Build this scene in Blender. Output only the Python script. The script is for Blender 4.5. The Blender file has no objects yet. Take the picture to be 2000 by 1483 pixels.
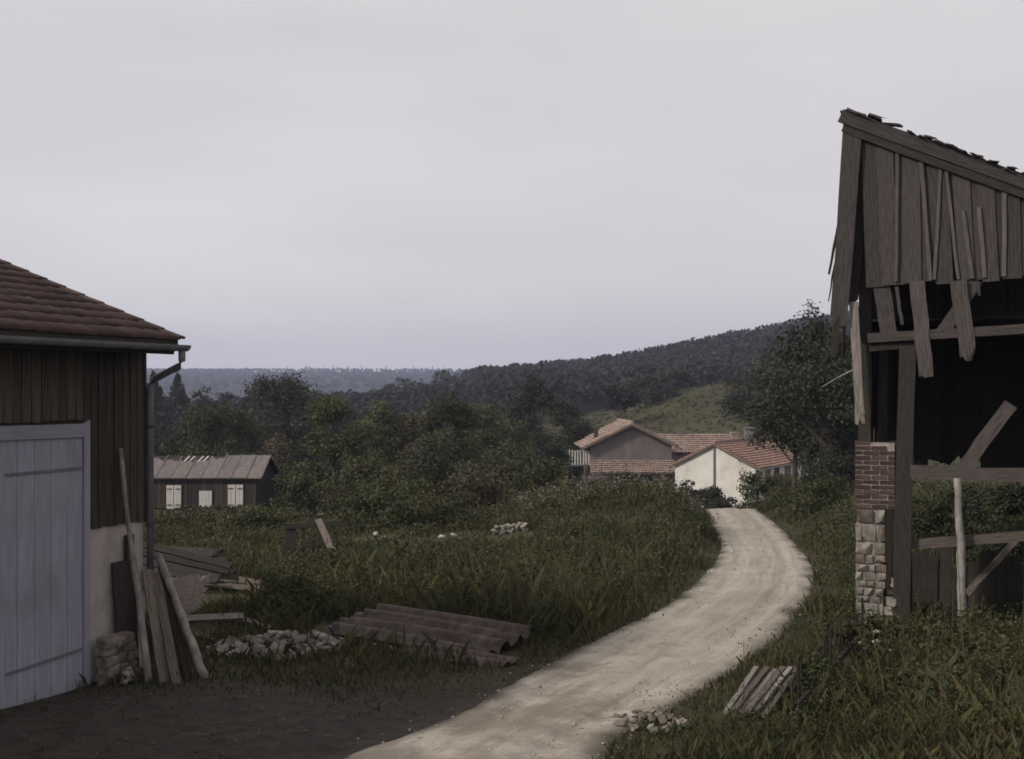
import bpy, math, random
import numpy as np
from mathutils import Vector, Matrix, Euler

# ------------------------------------------------------------------ camera, sky, sun, exposure
SC = bpy.context.scene
COL = SC.collection
F, CX, HY, HC = 2250.0, 1000.0, 770.0, 3.3      # focal length in photo pixels, centre column, horizon row, eye height
cd = bpy.data.cameras.new('camera'); cam = bpy.data.objects.new('camera', cd); COL.objects.link(cam)
cam.location = (0, 0, HC); cam.rotation_euler = (math.radians(90), 0, 0)
cd.sensor_width = 36.0; cd.lens = 36.0 * F / 2000.0
cd.shift_y = (HY - 741.5) / 2000.0
cd.clip_start = 0.1; cd.clip_end = 9000
SC.camera = cam

SUN_AZ = math.atan2(-0.86, -0.42); SUN_EL = math.radians(32)
W = bpy.data.worlds.new('World'); SC.world = W; W.use_nodes = True
nt = W.node_tree; nt.nodes.clear()
out = nt.nodes.new('ShaderNodeOutputWorld'); bg = nt.nodes.new('ShaderNodeBackground'); bg.inputs[1].default_value = 0.1
sky = nt.nodes.new('ShaderNodeTexSky'); sky.sky_type = 'NISHITA'; sky.sun_disc = False
sky.sun_elevation = SUN_EL; sky.sun_rotation = SUN_AZ; sky.air_density = 1.0; sky.dust_density = 3.0
tc = nt.nodes.new('ShaderNodeTexCoord'); mp = nt.nodes.new('ShaderNodeMapping'); mp.inputs['Scale'].default_value = (1.2, 1.2, 4.5)
ns = nt.nodes.new('ShaderNodeTexNoise'); ns.inputs['Scale'].default_value = 1.6; ns.inputs['Detail'].default_value = 5; ns.inputs['Roughness'].default_value = 0.5
cr = nt.nodes.new('ShaderNodeValToRGB')
cr.color_ramp.elements[0].position = 0.3; cr.color_ramp.elements[0].color = (6.75, 6.5, 6.6, 1)
cr.color_ramp.elements[1].position = 0.72; cr.color_ramp.elements[1].color = (8.1, 7.8, 7.7, 1)
mx = nt.nodes.new('ShaderNodeMix'); mx.data_type = 'RGBA'; mx.inputs[0].default_value = 0.93     # a thick even veil of cloud over the sky
L = nt.links.new
L(tc.outputs['Generated'], mp.inputs[0]); L(mp.outputs[0], ns.inputs[0]); L(ns.outputs[0], cr.inputs[0])
L(sky.outputs[0], mx.inputs[6]); L(cr.outputs[0], mx.inputs[7]); L(mx.outputs[2], bg.inputs[0]); L(bg.outputs[0], out.inputs[0])

sd = bpy.data.lights.new('sun', 'SUN'); sun = bpy.data.objects.new('sun', sd); COL.objects.link(sun)
sd.energy = 3.1; sd.angle = math.radians(7); sd.color = (1.0, 0.93, 0.82)
tosun = Vector((math.sin(SUN_AZ) * math.cos(SUN_EL), math.cos(SUN_AZ) * math.cos(SUN_EL), math.sin(SUN_EL)))
sun.rotation_euler = tosun.to_track_quat('Z', 'Y').to_euler(); sun.location = (-30, -20, 40)

SC.view_settings.view_transform = 'Standard'; SC.view_settings.look = 'None'
SC.view_settings.exposure = 0.0; SC.view_settings.gamma = 1.0; SC.view_settings.use_curve_mapping = False
SC.render.engine = 'CYCLES'
SC.cycles.use_denoising = True
SC.cycles.filter_width = 1.75
SC.cycles.max_bounces = 6; SC.cycles.diffuse_bounces = 3; SC.cycles.glossy_bounces = 1; SC.cycles.transmission_bounces = 2
SC.cycles.volume_bounces = 1; SC.cycles.transparent_max_bounces = 4; SC.cycles.caustics_reflective = False; SC.cycles.caustics_refractive = False

rnd = random.Random(7)

# ------------------------------------------------------------------ small helpers
def U(px, py, Y):
    return Vector(((px - CX) / F * Y, Y, HC + (HY - py) / F * Y))

def wloc(o):
    v = Vector((0, 0, 0))
    while o is not None:
        v += o.location; o = o.parent
    return v

def tag(o, label, cat, group=None):
    o['label'] = label; o['category'] = cat
    if group: o['group'] = group
    return o

def thing(name, label, cat, loc, group=None):
    o = bpy.data.objects.new(name, None); COL.objects.link(o); o.location = loc; o.empty_display_size = 0.3
    return tag(o, label, cat, group)

class MB:
    def __init__(s): s.v = []; s.f = []
    def add(s, vs, fs):
        b = len(s.v); s.v += [tuple(v) for v in vs]; s.f += [tuple(i + b for i in f) for f in fs]; return s
    def box(s, c, ax, ay, az):
        """box from centre and three half-axis vectors"""
        c = Vector(c); ax, ay, az = Vector(ax), Vector(ay), Vector(az)
        vs = [c + sx * ax + sy * ay + sz * az for sz in (-1, 1) for sy in (-1, 1) for sx in (-1, 1)]
        return s.add(vs, [(0, 2, 3, 1), (4, 5, 7, 6), (0, 1, 5, 4), (2, 6, 7, 3), (0, 4, 6, 2), (1, 3, 7, 5)])
    def beam(s, p0, p1, w, t, face):
        p0, p1 = Vector(p0), Vector(p1); z = (p1 - p0); l = z.length; z.normalize()
        y = Vector(face); y = (y - y.dot(z) * z).normalized(); x = y.cross(z)
        return s.box((p0 + p1) / 2, x * w / 2, y * t / 2, z * l / 2)
    def tube(s, pts, rads, n=8, cap=True):
        pts = [Vector(p) for p in pts]; b = len(s.v); m = len(pts)
        for i, p in enumerate(pts):
            d = (pts[min(i + 1, m - 1)] - pts[max(i - 1, 0)]).normalized()
            ref = Vector((0, 0, 1)) if abs(d.z) < 0.9 else Vector((1, 0, 0))
            a = d.cross(ref).normalized(); c = d.cross(a)
            for k in range(n):
                an = 2 * math.pi * k / n
                s.v.append(tuple(p + rads[i] * (math.cos(an) * a + math.sin(an) * c)))
        for i in range(m - 1):
            for k in range(n):
                k2 = (k + 1) % n
                s.f.append((b + i * n + k, b + i * n + k2, b + (i + 1) * n + k2, b + (i + 1) * n + k))
        if cap:
            s.f.append(tuple(b + k for k in range(n))); s.f.append(tuple(b + (m - 1) * n + k for k in reversed(range(n))))
        return s
    def prism(s, poly, d):
        """polygon of 3-D points extruded by d"""
        n = len(poly); d = Vector(d); vs = [Vector(p) for p in poly] + [Vector(p) + d for p in poly]
        return s.add(vs, [tuple(range(n)), tuple(range(2 * n - 1, n - 1, -1))] + [(i, i + n, (i + 1) % n + n, (i + 1) % n) for i in range(n)])
    def mesh(s, name, off=Vector((0, 0, 0))):
        me = bpy.data.meshes.new(name)
        me.from_pydata([(v[0] - off[0], v[1] - off[1], v[2] - off[2]) for v in s.v], [], s.f); me.update()
        return me
    def build(s, name, mat, parent=None, smooth=False, own_origin=False):
        off = wloc(parent) if parent else Vector((0, 0, 0))
        loc = Vector((0, 0, 0))
        if own_origin:
            n = len(s.v); c = Vector((sum(v[0] for v in s.v) / n, sum(v[1] for v in s.v) / n, min(v[2] for v in s.v)))
            loc = c - off; off = c
        me = s.mesh(name, off); me.materials.append(mat)
        if smooth: me.polygons.foreach_set('use_smooth', [True] * len(me.polygons))
        import bmesh
        bm = bmesh.new(); bm.from_mesh(me); bmesh.ops.recalc_face_normals(bm, faces=bm.faces); bm.to_mesh(me); bm.free()
        o = bpy.data.objects.new(name, me); COL.objects.link(o); o.parent = parent; o.location = loc
        return o

def link_mesh(name, me, parent=None, loc=(0, 0, 0), rot=None, scale=None):
    o = bpy.data.objects.new(name, me); COL.objects.link(o)
    o.parent = parent; o.location = Vector(loc) - (wloc(parent) if parent else Vector((0, 0, 0)))
    if rot is not None: o.rotation_euler = rot
    if scale is not None: o.scale = scale
    return o

def plank(name, p0, p1, w, t, face, mat, parent=None, broken=0, warp=0.006, segs=4, seed=None, taper=1.0):
    """one board with uneven edges, its grain along local Z; broken = 1 far end, 2 both ends, 3 near end"""
    r = random.Random(seed if seed is not None else rnd.random())
    p0, p1 = Vector(p0), Vector(p1); z = p1 - p0; l = z.length; z.normalize()
    y = Vector(face); y = (y - y.dot(z) * z).normalized(); x = y.cross(z)
    mb = MB(); ring = []
    xs = [-0.5, -0.17, 0.17, 0.5]
    for i in range(segs + 1):
        q = i / segs; ww = w * (1 + (taper - 1) * q); dx = r.uniform(-1, 1) * warp; dy = r.uniform(-1, 1) * warp
        row = []
        for side in (-0.5, 0.5):
            for a in (xs if side < 0 else xs[::-1]):
                zz = l * q
                if i == segs and broken in (1, 2): zz -= abs(r.gauss(0, 0.55)) * w * 0.9
                if i == 0 and broken in (2, 3): zz += abs(r.gauss(0, 0.55)) * w * 0.9
                mb.v.append((a * ww + dx + (r.uniform(-1, 1) * warp * 0.5 if abs(a) == 0.5 else 0), side * t + dy, zz)); row.append(len(mb.v) - 1)
        ring.append(row)
    n = 8
    for i in range(segs):
        for k in range(n):
            k2 = (k + 1) % n
            mb.f.append((ring[i][k], ring[i][k2], ring[i + 1][k2], ring[i + 1][k]))
    mb.f.append(tuple(reversed(ring[0]))); mb.f.append(tuple(ring[-1]))
    me = mb.mesh(name); me.materials.append(mat)
    o = bpy.data.objects.new(name, me); COL.objects.link(o); o.parent = parent
    o.location = p0 - (wloc(parent) if parent else Vector((0, 0, 0)))
    o.rotation_euler = Matrix((x, y, z)).transposed().to_euler()
    return o

def pole(name, pts, r0, r1, mat, parent=None, n=8, seed=0):
    r = random.Random(seed); pts = [Vector(p) for p in pts]; P = []; R = []
    m = 10
    for i in range(m + 1):
        q = i / m * (len(pts) - 1); k = min(int(q), len(pts) - 2); f = q - k
        p = pts[k].lerp(pts[k + 1], f); rr = r0 + (r1 - r0) * i / m
        P.append(p + Vector((r.uniform(-1, 1), r.uniform(-1, 1), 0)) * rr * 0.2); R.append(rr * r.uniform(0.9, 1.1))
    return MB().tube(P, R, n).build(name, mat, parent, smooth=True, own_origin=True)

def fast_mesh(name, V, polys, mat, col=None, smooth=False):
    """V (n,3); polys a list of (m,k) index arrays; col (n,3) per-vertex tint"""
    me = bpy.data.meshes.new(name)
    V = np.asarray(V, dtype=np.float32); me.vertices.add(len(V)); me.vertices.foreach_set('co', V.ravel())
    loops = np.concatenate([p.ravel() for p in polys]).astype(np.int32)
    sizes = np.concatenate([np.full(len(p), p.shape[1], dtype=np.int32) for p in polys])
    starts = np.concatenate([[0], np.cumsum(sizes)[:-1]]).astype(np.int32)
    me.loops.add(len(loops)); me.loops.foreach_set('vertex_index', loops)
    me.polygons.add(len(sizes)); me.polygons.foreach_set('loop_start', starts)
    if smooth: me.polygons.foreach_set('use_smooth', np.ones(len(sizes), dtype=bool))
    me.update(calc_edges=True)
    if col is not None:
        a = me.color_attributes.new('tint', 'FLOAT_COLOR', 'POINT')
        c = np.ones((len(V), 4), dtype=np.float32); c[:, :3] = col; a.data.foreach_set('color', c.ravel())
    me.materials.append(mat)
    return me

def unit(a): return a / np.maximum(np.linalg.norm(a, axis=-1, keepdims=True), 1e-9)

def leaf_quads(rs, C, size, up=0.4, out=None, aspect=0.62):
    """one pointed leaf per centre: (4n,3) vertices"""
    n = len(C); nrm = rs.normal(size=(n, 3)); nrm[:, 2] += up
    if out is not None: nrm += out
    nrm = unit(nrm); t = unit(np.cross(nrm, rs.normal(size=(n, 3)))); b = np.cross(nrm, t)
    s = (size * rs.uniform(0.65, 1.35, n))[:, None] if np.isscalar(size) else (size * rs.uniform(0.7, 1.3, n))[:, None]
    V = np.stack([C - t * s * 0.5, C + b * s * aspect * 0.5 - t * s * 0.05 + nrm * s * 0.08, C + t * s * 0.5, C - b * s * aspect * 0.5 - t * s * 0.05 + nrm * s * 0.08], 1)
    return V.reshape(-1, 3)

def quads(n, b=0): return np.arange(n * 4).reshape(-1, 4) + b

# ------------------------------------------------------------------ materials
def nodes(name):
    m = bpy.data.materials.new(name); m.use_nodes = True; t = m.node_tree
    return m, t, t.nodes['Principled BSDF']

def mix_rgb(t, fac, a, b, blend='MIX'):
    n = t.nodes.new('ShaderNodeMix'); n.data_type = 'RGBA'; n.blend_type = blend
    for sock, v in ((n.inputs[0], fac), (n.inputs[6], a), (n.inputs[7], b)):
        if isinstance(v, (int, float)): sock.default_value = v
        elif isinstance(v, tuple): sock.default_value = (*v, 1) if len(v) == 3 else v
        else: t.links.new(v, sock)
    return n.outputs[2]

def noise(t, scale, detail=4, stretch=(1, 1, 1), rough=0.55, coord='Object'):
    c = t.nodes.new('ShaderNodeTexCoord'); m = t.nodes.new('ShaderNodeMapping'); m.inputs['Scale'].default_value = stretch
    n = t.nodes.new('ShaderNodeTexNoise'); n.inputs['Scale'].default_value = scale; n.inputs['Detail'].default_value = detail; n.inputs['Roughness'].default_value = rough
    if coord == 'World':
        g = t.nodes.new('ShaderNodeNewGeometry'); t.links.new(g.outputs['Position'], m.inputs[0])
    else: t.links.new(c.outputs[coord], m.inputs[0])
    t.links.new(m.outputs[0], n.inputs[0]); return n.outputs[0]

def ramp(t, v, lo, hi, a=(0, 0, 0), b=(1, 1, 1)):
    r = t.nodes.new('ShaderNodeValToRGB'); e = r.color_ramp.elements
    e[0].position = lo; e[0].color = (*a, 1); e[1].position = hi; e[1].color = (*b, 1); t.links.new(v, r.inputs[0]); return r.outputs[0]

def bump(t, bs, h, strength, dist=0.02):
    b = t.nodes.new('ShaderNodeBump'); b.inputs['Strength'].default_value = strength; b.inputs['Distance'].default_value = dist
    t.links.new(h, b.inputs['Height']); t.links.new(b.outputs[0], bs.inputs['Normal'])

def pmat(name, c1, c2, scale=6, rough=0.85, stretch=(1, 1, 1), bmp=0.3, bdist=0.01, var=0.25, stain=None, coord='Object', spec=0.25):
    m, t, bs = nodes(name)
    n1 = noise(t, scale, 5, stretch, 0.6, coord)
    c = mix_rgb(t, ramp(t, n1, 0.32, 0.68), c1, c2)
    if stain:
        n2 = noise(t, stain[1], 4, (1, 1, 0.6), 0.6, 'World')
        c = mix_rgb(t, ramp(t, n2, 0.5, 0.7, (0, 0, 0), (stain[2],) * 3), c, stain[0])
    if var:
        oi = t.nodes.new('ShaderNodeObjectInfo'); mr = t.nodes.new('ShaderNodeMapRange')
        mr.inputs[3].default_value = 1 - var; mr.inputs[4].default_value = 1 + var; t.links.new(oi.outputs['Random'], mr.inputs[0])
        cb = t.nodes.new('ShaderNodeCombineColor')
        for k in range(3): t.links.new(mr.outputs[0], cb.inputs[k])
        c = mix_rgb(t, 1.0, c, cb.outputs[0], 'MULTIPLY')
    t.links.new(c, bs.inputs['Base Color']); bs.inputs['Roughness'].default_value = rough
    bs.inputs['Specular IOR Level'].default_value = spec
    if bmp: bump(t, bs, n1, bmp, bdist)
    return m

WOODZ = (14, 14, 0.9)
M = {}
M['barn_wood'] = pmat('weathered_barn_wood', (0.028, 0.024, 0.025), (0.072, 0.062, 0.061), 5, 0.9, WOODZ, 0.6, 0.006, 0.3)
M['barn_beam'] = pmat('grey_beam_wood', (0.035, 0.03, 0.029), (0.09, 0.077, 0.073), 5, 0.9, WOODZ, 0.6, 0.008, 0.2)
M['pale_wood'] = pmat('sun_bleached_wood', (0.10, 0.088, 0.08), (0.25, 0.222, 0.205), 5, 0.85, WOODZ, 0.5, 0.006, 0.2)
M['strap'] = pmat('painted_strap', (0.10, 0.098, 0.115), (0.16, 0.155, 0.18), 8, 0.7, (1, 1, 1), 0.2, 0.003, 0)
M['strip'] = pmat('bleached_lath', (0.06, 0.052, 0.05), (0.13, 0.113, 0.107), 5, 0.9, WOODZ, 0.5, 0.006, 0.2)
M['mid_wood'] = pmat('brown_grey_wood', (0.055, 0.045, 0.039), (0.145, 0.12, 0.104), 5, 0.88, WOODZ, 0.5, 0.006, 0.25)
M['dark_wood'] = pmat('dark_rotten_wood', (0.016, 0.014, 0.012), (0.042, 0.036, 0.031), 5, 0.9, WOODZ, 0.5, 0.006, 0.25)
M['siding'] = pmat('tarred_siding_board', (0.028, 0.026, 0.022), (0.082, 0.068, 0.054), 4, 0.82, (12, 12, 0.5), 0.5, 0.005, 0.35)
M['door_paint'] = pmat('pale_lavender_paint', (0.215, 0.21, 0.26), (0.30, 0.29, 0.34), 3, 0.6, (9, 9, 0.5), 0.15, 0.003, 0.06, stain=((0.17, 0.16, 0.175), 2.4, 0.5))
M['plaster'] = pmat('lime_plaster', (0.30, 0.265, 0.25), (0.42, 0.375, 0.35), 3, 0.92, (1, 1, 1), 0.35, 0.01, 0, stain=((0.26, 0.22, 0.19), 1.5, 0.7))
M['white_wall'] = pmat('whitewashed_gable', (0.53, 0.51, 0.475), (0.65, 0.625, 0.58), 0.9, 0.92, (1, 1, 1), 0.3, 0.02, 0, stain=((0.36, 0.32, 0.28), 0.6, 0.65))
M['grey_wall'] = pmat('grey_render', (0.115, 0.10, 0.102), (0.17, 0.147, 0.148), 1.2, 0.92, (1, 1, 0.7), 0.3, 0.02, 0, stain=((0.09, 0.078, 0.075), 0.7, 0.6))
M['tile'] = pmat('red_brown_roof_tile', (0.043, 0.027, 0.023), (0.078, 0.045, 0.037), 9, 0.8, (1, 1, 1), 0.4, 0.006, 0.3, stain=((0.05, 0.04, 0.036), 1.5, 0.5))
M['far_tile'] = pmat('pale_clay_tiles', (0.13, 0.085, 0.072), (0.36, 0.27, 0.225), 4.5, 0.85, (1, 1, 1), 0.4, 0.03, 0, stain=((0.33, 0.275, 0.235), 1.1, 0.8))  # pale mottled clay, the tiles' own colour
M['red_tile'] = pmat('orange_clay_tiles', (0.15, 0.085, 0.066), (0.36, 0.24, 0.19), 4.0, 0.85, (1, 1, 1), 0.4, 0.03, 0, stain=((0.16, 0.10, 0.08), 0.8, 0.5))
M['zinc'] = pmat('dull_zinc', (0.11, 0.11, 0.125), (0.17, 0.165, 0.18), 5, 0.55, (1, 1, 1), 0.1, 0.003, 0, spec=0.4)
M['iron'] = pmat('black_iron', (0.03, 0.028, 0.026), (0.07, 0.06, 0.055), 20, 0.7, (1, 1, 1), 0.2, 0.003, 0)
M['rust'] = pmat('rusty_corrugated_iron', (0.034, 0.024, 0.02), (0.095, 0.07, 0.06), 7, 0.7, (1, 1, 1), 0.25, 0.004, 0.12, stain=((0.16, 0.135, 0.12), 4, 0.5))
M['dark_sheet'] = pmat('dark_rusty_sheet', (0.016, 0.014, 0.013), (0.05, 0.041, 0.037), 9, 0.7, (1, 1, 1), 0.25, 0.004, 0.2)
M['brick'] = pmat('old_brick', (0.038, 0.025, 0.023), (0.08, 0.048, 0.042), 18, 0.92, (1, 1, 1), 0.5, 0.005, 0.35)
M['mortar'] = pmat('lime_mortar', (0.20, 0.18, 0.16), (0.32, 0.285, 0.255), 14, 0.95, (1, 1, 1), 0.5, 0.01, 0)
M['stone'] = pmat('pale_limestone', (0.11, 0.098, 0.085), (0.27, 0.243, 0.21), 7, 0.92, (1, 1, 1), 0.6, 0.015, 0.25)
M['brown_stone'] = pmat('brownish_stone', (0.085, 0.068, 0.058), (0.18, 0.15, 0.128), 8, 0.92, (1, 1, 1), 0.6, 0.015, 0.35)
M['yard_stone'] = pmat('yard_gravel', (0.04, 0.034, 0.03), (0.10, 0.085, 0.074), 20, 0.95, (1, 1, 1), 0, 0.01, 0)
M['grit'] = pmat('road_grit', (0.20, 0.17, 0.135), (0.38, 0.34, 0.28), 20, 0.95, (1, 1, 1), 0, 0.01, 0)
M['chalk'] = pmat('white_limestone', (0.34, 0.325, 0.305), (0.46, 0.44, 0.41), 8, 0.92, (1, 1, 1), 0.4, 0.01, 0.1)
M['shed_roof'] = pmat('faded_felt_panel', (0.095, 0.083, 0.081), (0.185, 0.16, 0.156), 3, 0.85, (1, 1, 1), 0.25, 0.01, 0.14, stain=((0.17, 0.13, 0.11), 0.9, 0.6))
M['shed_wall'] = pmat('tarred_shed_boards', (0.026, 0.022, 0.019), (0.06, 0.05, 0.042), 3, 0.85, (6, 6, 0.4), 0.3, 0.01, 0.35)
M['white_paint'] = pmat('weathered_white_paint', (0.42, 0.40, 0.385), (0.57, 0.54, 0.515), 3, 0.75, (4, 4, 0.6), 0.2, 0.004, 0.06)
M['dark_gap'] = pmat('dark_timber', (0.03, 0.026, 0.022), (0.055, 0.047, 0.04), 3, 0.9, (1, 1, 1), 0, 0.01, 0)  # even dark brown for wall cores, backings and openings
M['bark'] = pmat('bark', (0.026, 0.022, 0.019), (0.066, 0.056, 0.048), 6, 0.95, (3, 3, 0.6), 0.7, 0.02, 0.15)
M['birch'] = pmat('peeled_pale_pole', (0.11, 0.10, 0.092), (0.30, 0.275, 0.25), 9, 0.8, (1, 1, 0.5), 0.3, 0.004, 0.15)
M['straw'] = pmat('dry_straw', (0.22, 0.185, 0.16), (0.52, 0.45, 0.40), 30, 0.95, (1, 1, 1), 0.3, 0.004, 0.0)

def foliage(name, dark, light, scale=0.5, trans=0.25, tint=False, var=0.38):
    m, t, bs = nodes(name)
    n1 = noise(t, scale, 3, (1, 1, 1), 0.6, 'World')
    c = mix_rgb(t, ramp(t, n1, 0.3, 0.7), dark, light)
    if tint:
        a = t.nodes.new('ShaderNodeAttribute'); a.attribute_name = 'tint'
        c = mix_rgb(t, 1.0, c, a.outputs['Color'], 'MULTIPLY')
    if var:
        oi = t.nodes.new('ShaderNodeObjectInfo'); mr = t.nodes.new('ShaderNodeMapRange'); mr.inputs[3].default_value = 1 - var; mr.inputs[4].default_value = 1 + var
        t.links.new(oi.outputs['Random'], mr.inputs[0]); cb = t.nodes.new('ShaderNodeCombineColor')
        for k in range(3): t.links.new(mr.outputs[0], cb.inputs[k])
        c = mix_rgb(t, 1.0, c, cb.outputs[0], 'MULTIPLY')
    t.links.new(c, bs.inputs['Base Color']); bs.inputs['Roughness'].default_value = 0.7; bs.inputs['Specular IOR Level'].default_value = 0.2
    if trans:
        tr = t.nodes.new('ShaderNodeBsdfTranslucent'); t.links.new(c, tr.inputs[0]); ms = t.nodes.new('ShaderNodeMixShader'); ms.inputs[0].default_value = trans
        o = t.nodes['Material Output']; t.links.new(bs.outputs[0], ms.inputs[1]); t.links.new(tr.outputs[0], ms.inputs[2]); t.links.new(ms.outputs[0], o.inputs[0])
    return m
M['leaf'] = foliage('tree_leaves', (0.035, 0.041, 0.017), (0.076, 0.08, 0.037), 0.5, 0.2, True)
M['leaf_dark'] = foliage('dark_tree_leaves', (0.023, 0.028, 0.018), (0.046, 0.051, 0.031), 0.4, 0.2, True)
M['leaf_olive'] = foliage('olive_leaves', (0.055, 0.06, 0.024), (0.108, 0.108, 0.048), 0.5, 0.2, True)
M['leaf_rust'] = foliage('browning_leaves', (0.044, 0.038, 0.022), (0.086, 0.07, 0.042), 0.5, 0.2, True)
M['grass'] = foliage('rank_grass', (0.033, 0.036, 0.0145), (0.08, 0.075, 0.035), 0.35, 0.25, True, 0)
M['weed'] = foliage('weed_leaves', (0.03, 0.036, 0.014), (0.076, 0.076, 0.034), 0.5, 0.25, True, 0)
M['forest'] = foliage('forest_leaves', (0.015, 0.018, 0.014), (0.027, 0.029, 0.021), 0.02, 0.15, True, 0)
M['litter'] = foliage('dry_litter', (0.06, 0.05, 0.038), (0.14, 0.115, 0.085), 3, 0.1, True, 0)
M['flower'] = foliage('pale_flower_heads', (0.30, 0.24, 0.25), (0.46, 0.38, 0.38), 2, 0.2, True, 0)
M['white_flower'] = foliage('white_umbels', (0.36, 0.36, 0.32), (0.48, 0.48, 0.44), 2, 0.2, False, 0)

# ------------------------------------------------------------------ terrain
Y_ = np.array([-80, 0, 58, 70, 86, 110, 140, 220, 350, 600, 1000, 1500, 2000, 2600, 4000], float)
Z_ = np.array([2.2, 0.70, -2.49, -3.75, -5.4, -6.6, -7.0, -6.2, -4.2, -2.0, 1.5, 22.0, 43.0, 44.0, 44.0])

def plane_y(py): return 5850.0 / (py - 894.0)
def G(px, py):
    Y = plane_y(py); return ((px - CX) / F * Y, Y)

ROAD_L = [(640, 1500), (730, 1465), (840, 1425), (935, 1370), (1025, 1320), (1110, 1278), (1200, 1235), (1300, 1187), (1360, 1143), (1400, 1097), (1411, 1070), (1400, 1040), (1388, 1015), (1376, 996)]
ROAD_R = [(1150, 1500), (1200, 1455), (1260, 1405), (1340, 1360), (1420, 1312), (1480, 1270), (1530, 1230), (1562, 1190), (1583, 1155), (1590, 1120), (1575, 1090), (1543, 1050), (1512, 1020), (1478, 996)]
RL = np.array([G(*p) for p in ROAD_L]); RR = np.array([G(*p) for p in ROAD_R])
RL = np.vstack([[[-5.0, -6.0], [-3.2, 3.0]], RL, [[10.6, 70], [13.6, 79], [20, 88], [30, 98]]])
RR = np.vstack([[[-2.0, -6.0], [-0.6, 3.0]], RR, [[13.8, 69], [17.5, 76.5], [24, 84.5], [33, 94]]])
def resample(P, n):
    d = np.concatenate([[0], np.cumsum(np.linalg.norm(np.diff(P, axis=0), axis=1))]); s = np.linspace(0, d[-1], n)
    Q = np.stack([np.interp(s, d, P[:, k]) for k in (0, 1)], 1)
    return Q
def smooth_poly(P, n, it=14):
    i = np.arange(len(P)); j = np.linspace(0, len(P) - 1, n); Q = np.stack([np.interp(j, i, P[:, k]) for k in (0, 1)], 1)
    for _ in range(it):
        Q[1:-1] = 0.25 * Q[:-2] + 0.5 * Q[1:-1] + 0.25 * Q[2:]
    return Q
NR = 260
RLs, RRs = smooth_poly(RL, NR), smooth_poly(RR, NR)
RC = (RLs + RRs) / 2; RWH = np.linalg.norm(RRs - RLs, axis=1) / 2
TG = np.gradient(RC, axis=0); TG = unit(TG); NRM = np.stack([TG[:, 1], -TG[:, 0]], 1)      # points to the right-hand side
RWP = np.abs(np.sum((RRs - RLs) / 2 * NRM, axis=1))

def road_dist(x, y):
    """signed distance from the road's edge (negative on the road), and the side (+1 right of it)"""
    x = np.asarray(x, float); y = np.asarray(y, float); sh = x.shape; x = x.ravel(); y = y.ravel()
    D = np.full(x.shape, 1e9); S = np.ones(x.shape)
    near = (y > -20) & (y < 120) & (np.abs(x) < 60)
    idx = np.where(near)[0]
    for c in range(0, len(idx), 20000):
        k = idx[c:c + 20000]
        dx = x[k, None] - RC[None, :, 0]; dy = y[k, None] - RC[None, :, 1]
        d2 = dx * dx + dy * dy; j = np.argmin(d2, axis=1); d = np.sqrt(d2[np.arange(len(k)), j])
        D[k] = d - RWP[j]; S[k] = np.sign(dx[np.arange(len(k)), j] * NRM[j, 0] + dy[np.arange(len(k)), j] * NRM[j, 1])
    return D.reshape(sh), S.reshape(sh)

def sstep(a, b, x):
    t = np.clip((x - a) / (b - a), 0, 1); return t * t * (3 - 2 * t)

def wob(x, y, f, s=0.0):
    return (np.sin(x * f + 1.3 + s) * np.cos(y * f * 0.83 + 0.4 + s * 2) + 0.6 * np.sin(x * f * 2.1 + y * f * 1.3 + s) + 0.4 * np.cos(y * f * 2.9 - x * f * 1.1 + 2 + s)) / 2.0

def terrain(x, y, detail=True):
    x = np.asarray(x, float); y = np.asarray(y, float)
    z = np.interp(y, Y_, Z_)
    # wooded hill on the right and its grassy spur
    hx = 0.19 * (x + 60); hx = np.log1p(np.exp(np.clip(hx / 3.0, -40, 40))) * 3.0
    hx = np.minimum(hx, 75)
    s = 0.35 * sstep(100, 230, y) + 0.65 * sstep(170, 430, y)
    far = 1 - sstep(520, 1300, y)
    fall = 0.09 * sstep(60, 420, y) * 0
    z = z + np.where(y > 95, (hx * s * far) * (1 - fall), 0) * np.where(y > 350, 1, 1) - np.where(y > 140, 4.6 * sstep(140, 350, y) * sstep(-20, 40, x) * far, 0)
    z = z + 8.0 * np.exp(-((x - 36) / 22.0) ** 2 - ((y - 175) / 38.0) ** 2)
    if detail:
        d, sd = road_dist(x, y)
        off = sstep(0.0, 1.6, d)
        z = z + 1.12 * np.exp(-((x - 4.6) / 3.4) ** 2 - ((y - 41) / 8.5) ** 2) * off * (sd < 0)
        z = z + 0.35 * np.exp(-((x - 0.5) / 5) ** 2 - ((y - 36) / 10) ** 2) * off * (sd < 0)
        z = z + 0.95 * sstep(0, 2.6, d) * (sd > 0) * sstep(22, 32, y) * (1 - sstep(56, 66, y)) * (1 - sstep(16, 30, x))
        z = z + (0.07 * wob(x, y, 0.9) + 0.035 * wob(x, y, 2.6, 1)) * sstep(0.1, 1.2, d) * (y > 9) * (1 - sstep(60, 90, y))
        z = z + 0.5 * wob(x, y, 0.06, 3) * sstep(110, 200, y)
    return z

def tz(x, y): return float(terrain(np.array([x]), np.array([y]))[0])
def on(x, y, dz=0.0): return Vector((x, y, tz(x, y) + dz))

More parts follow.
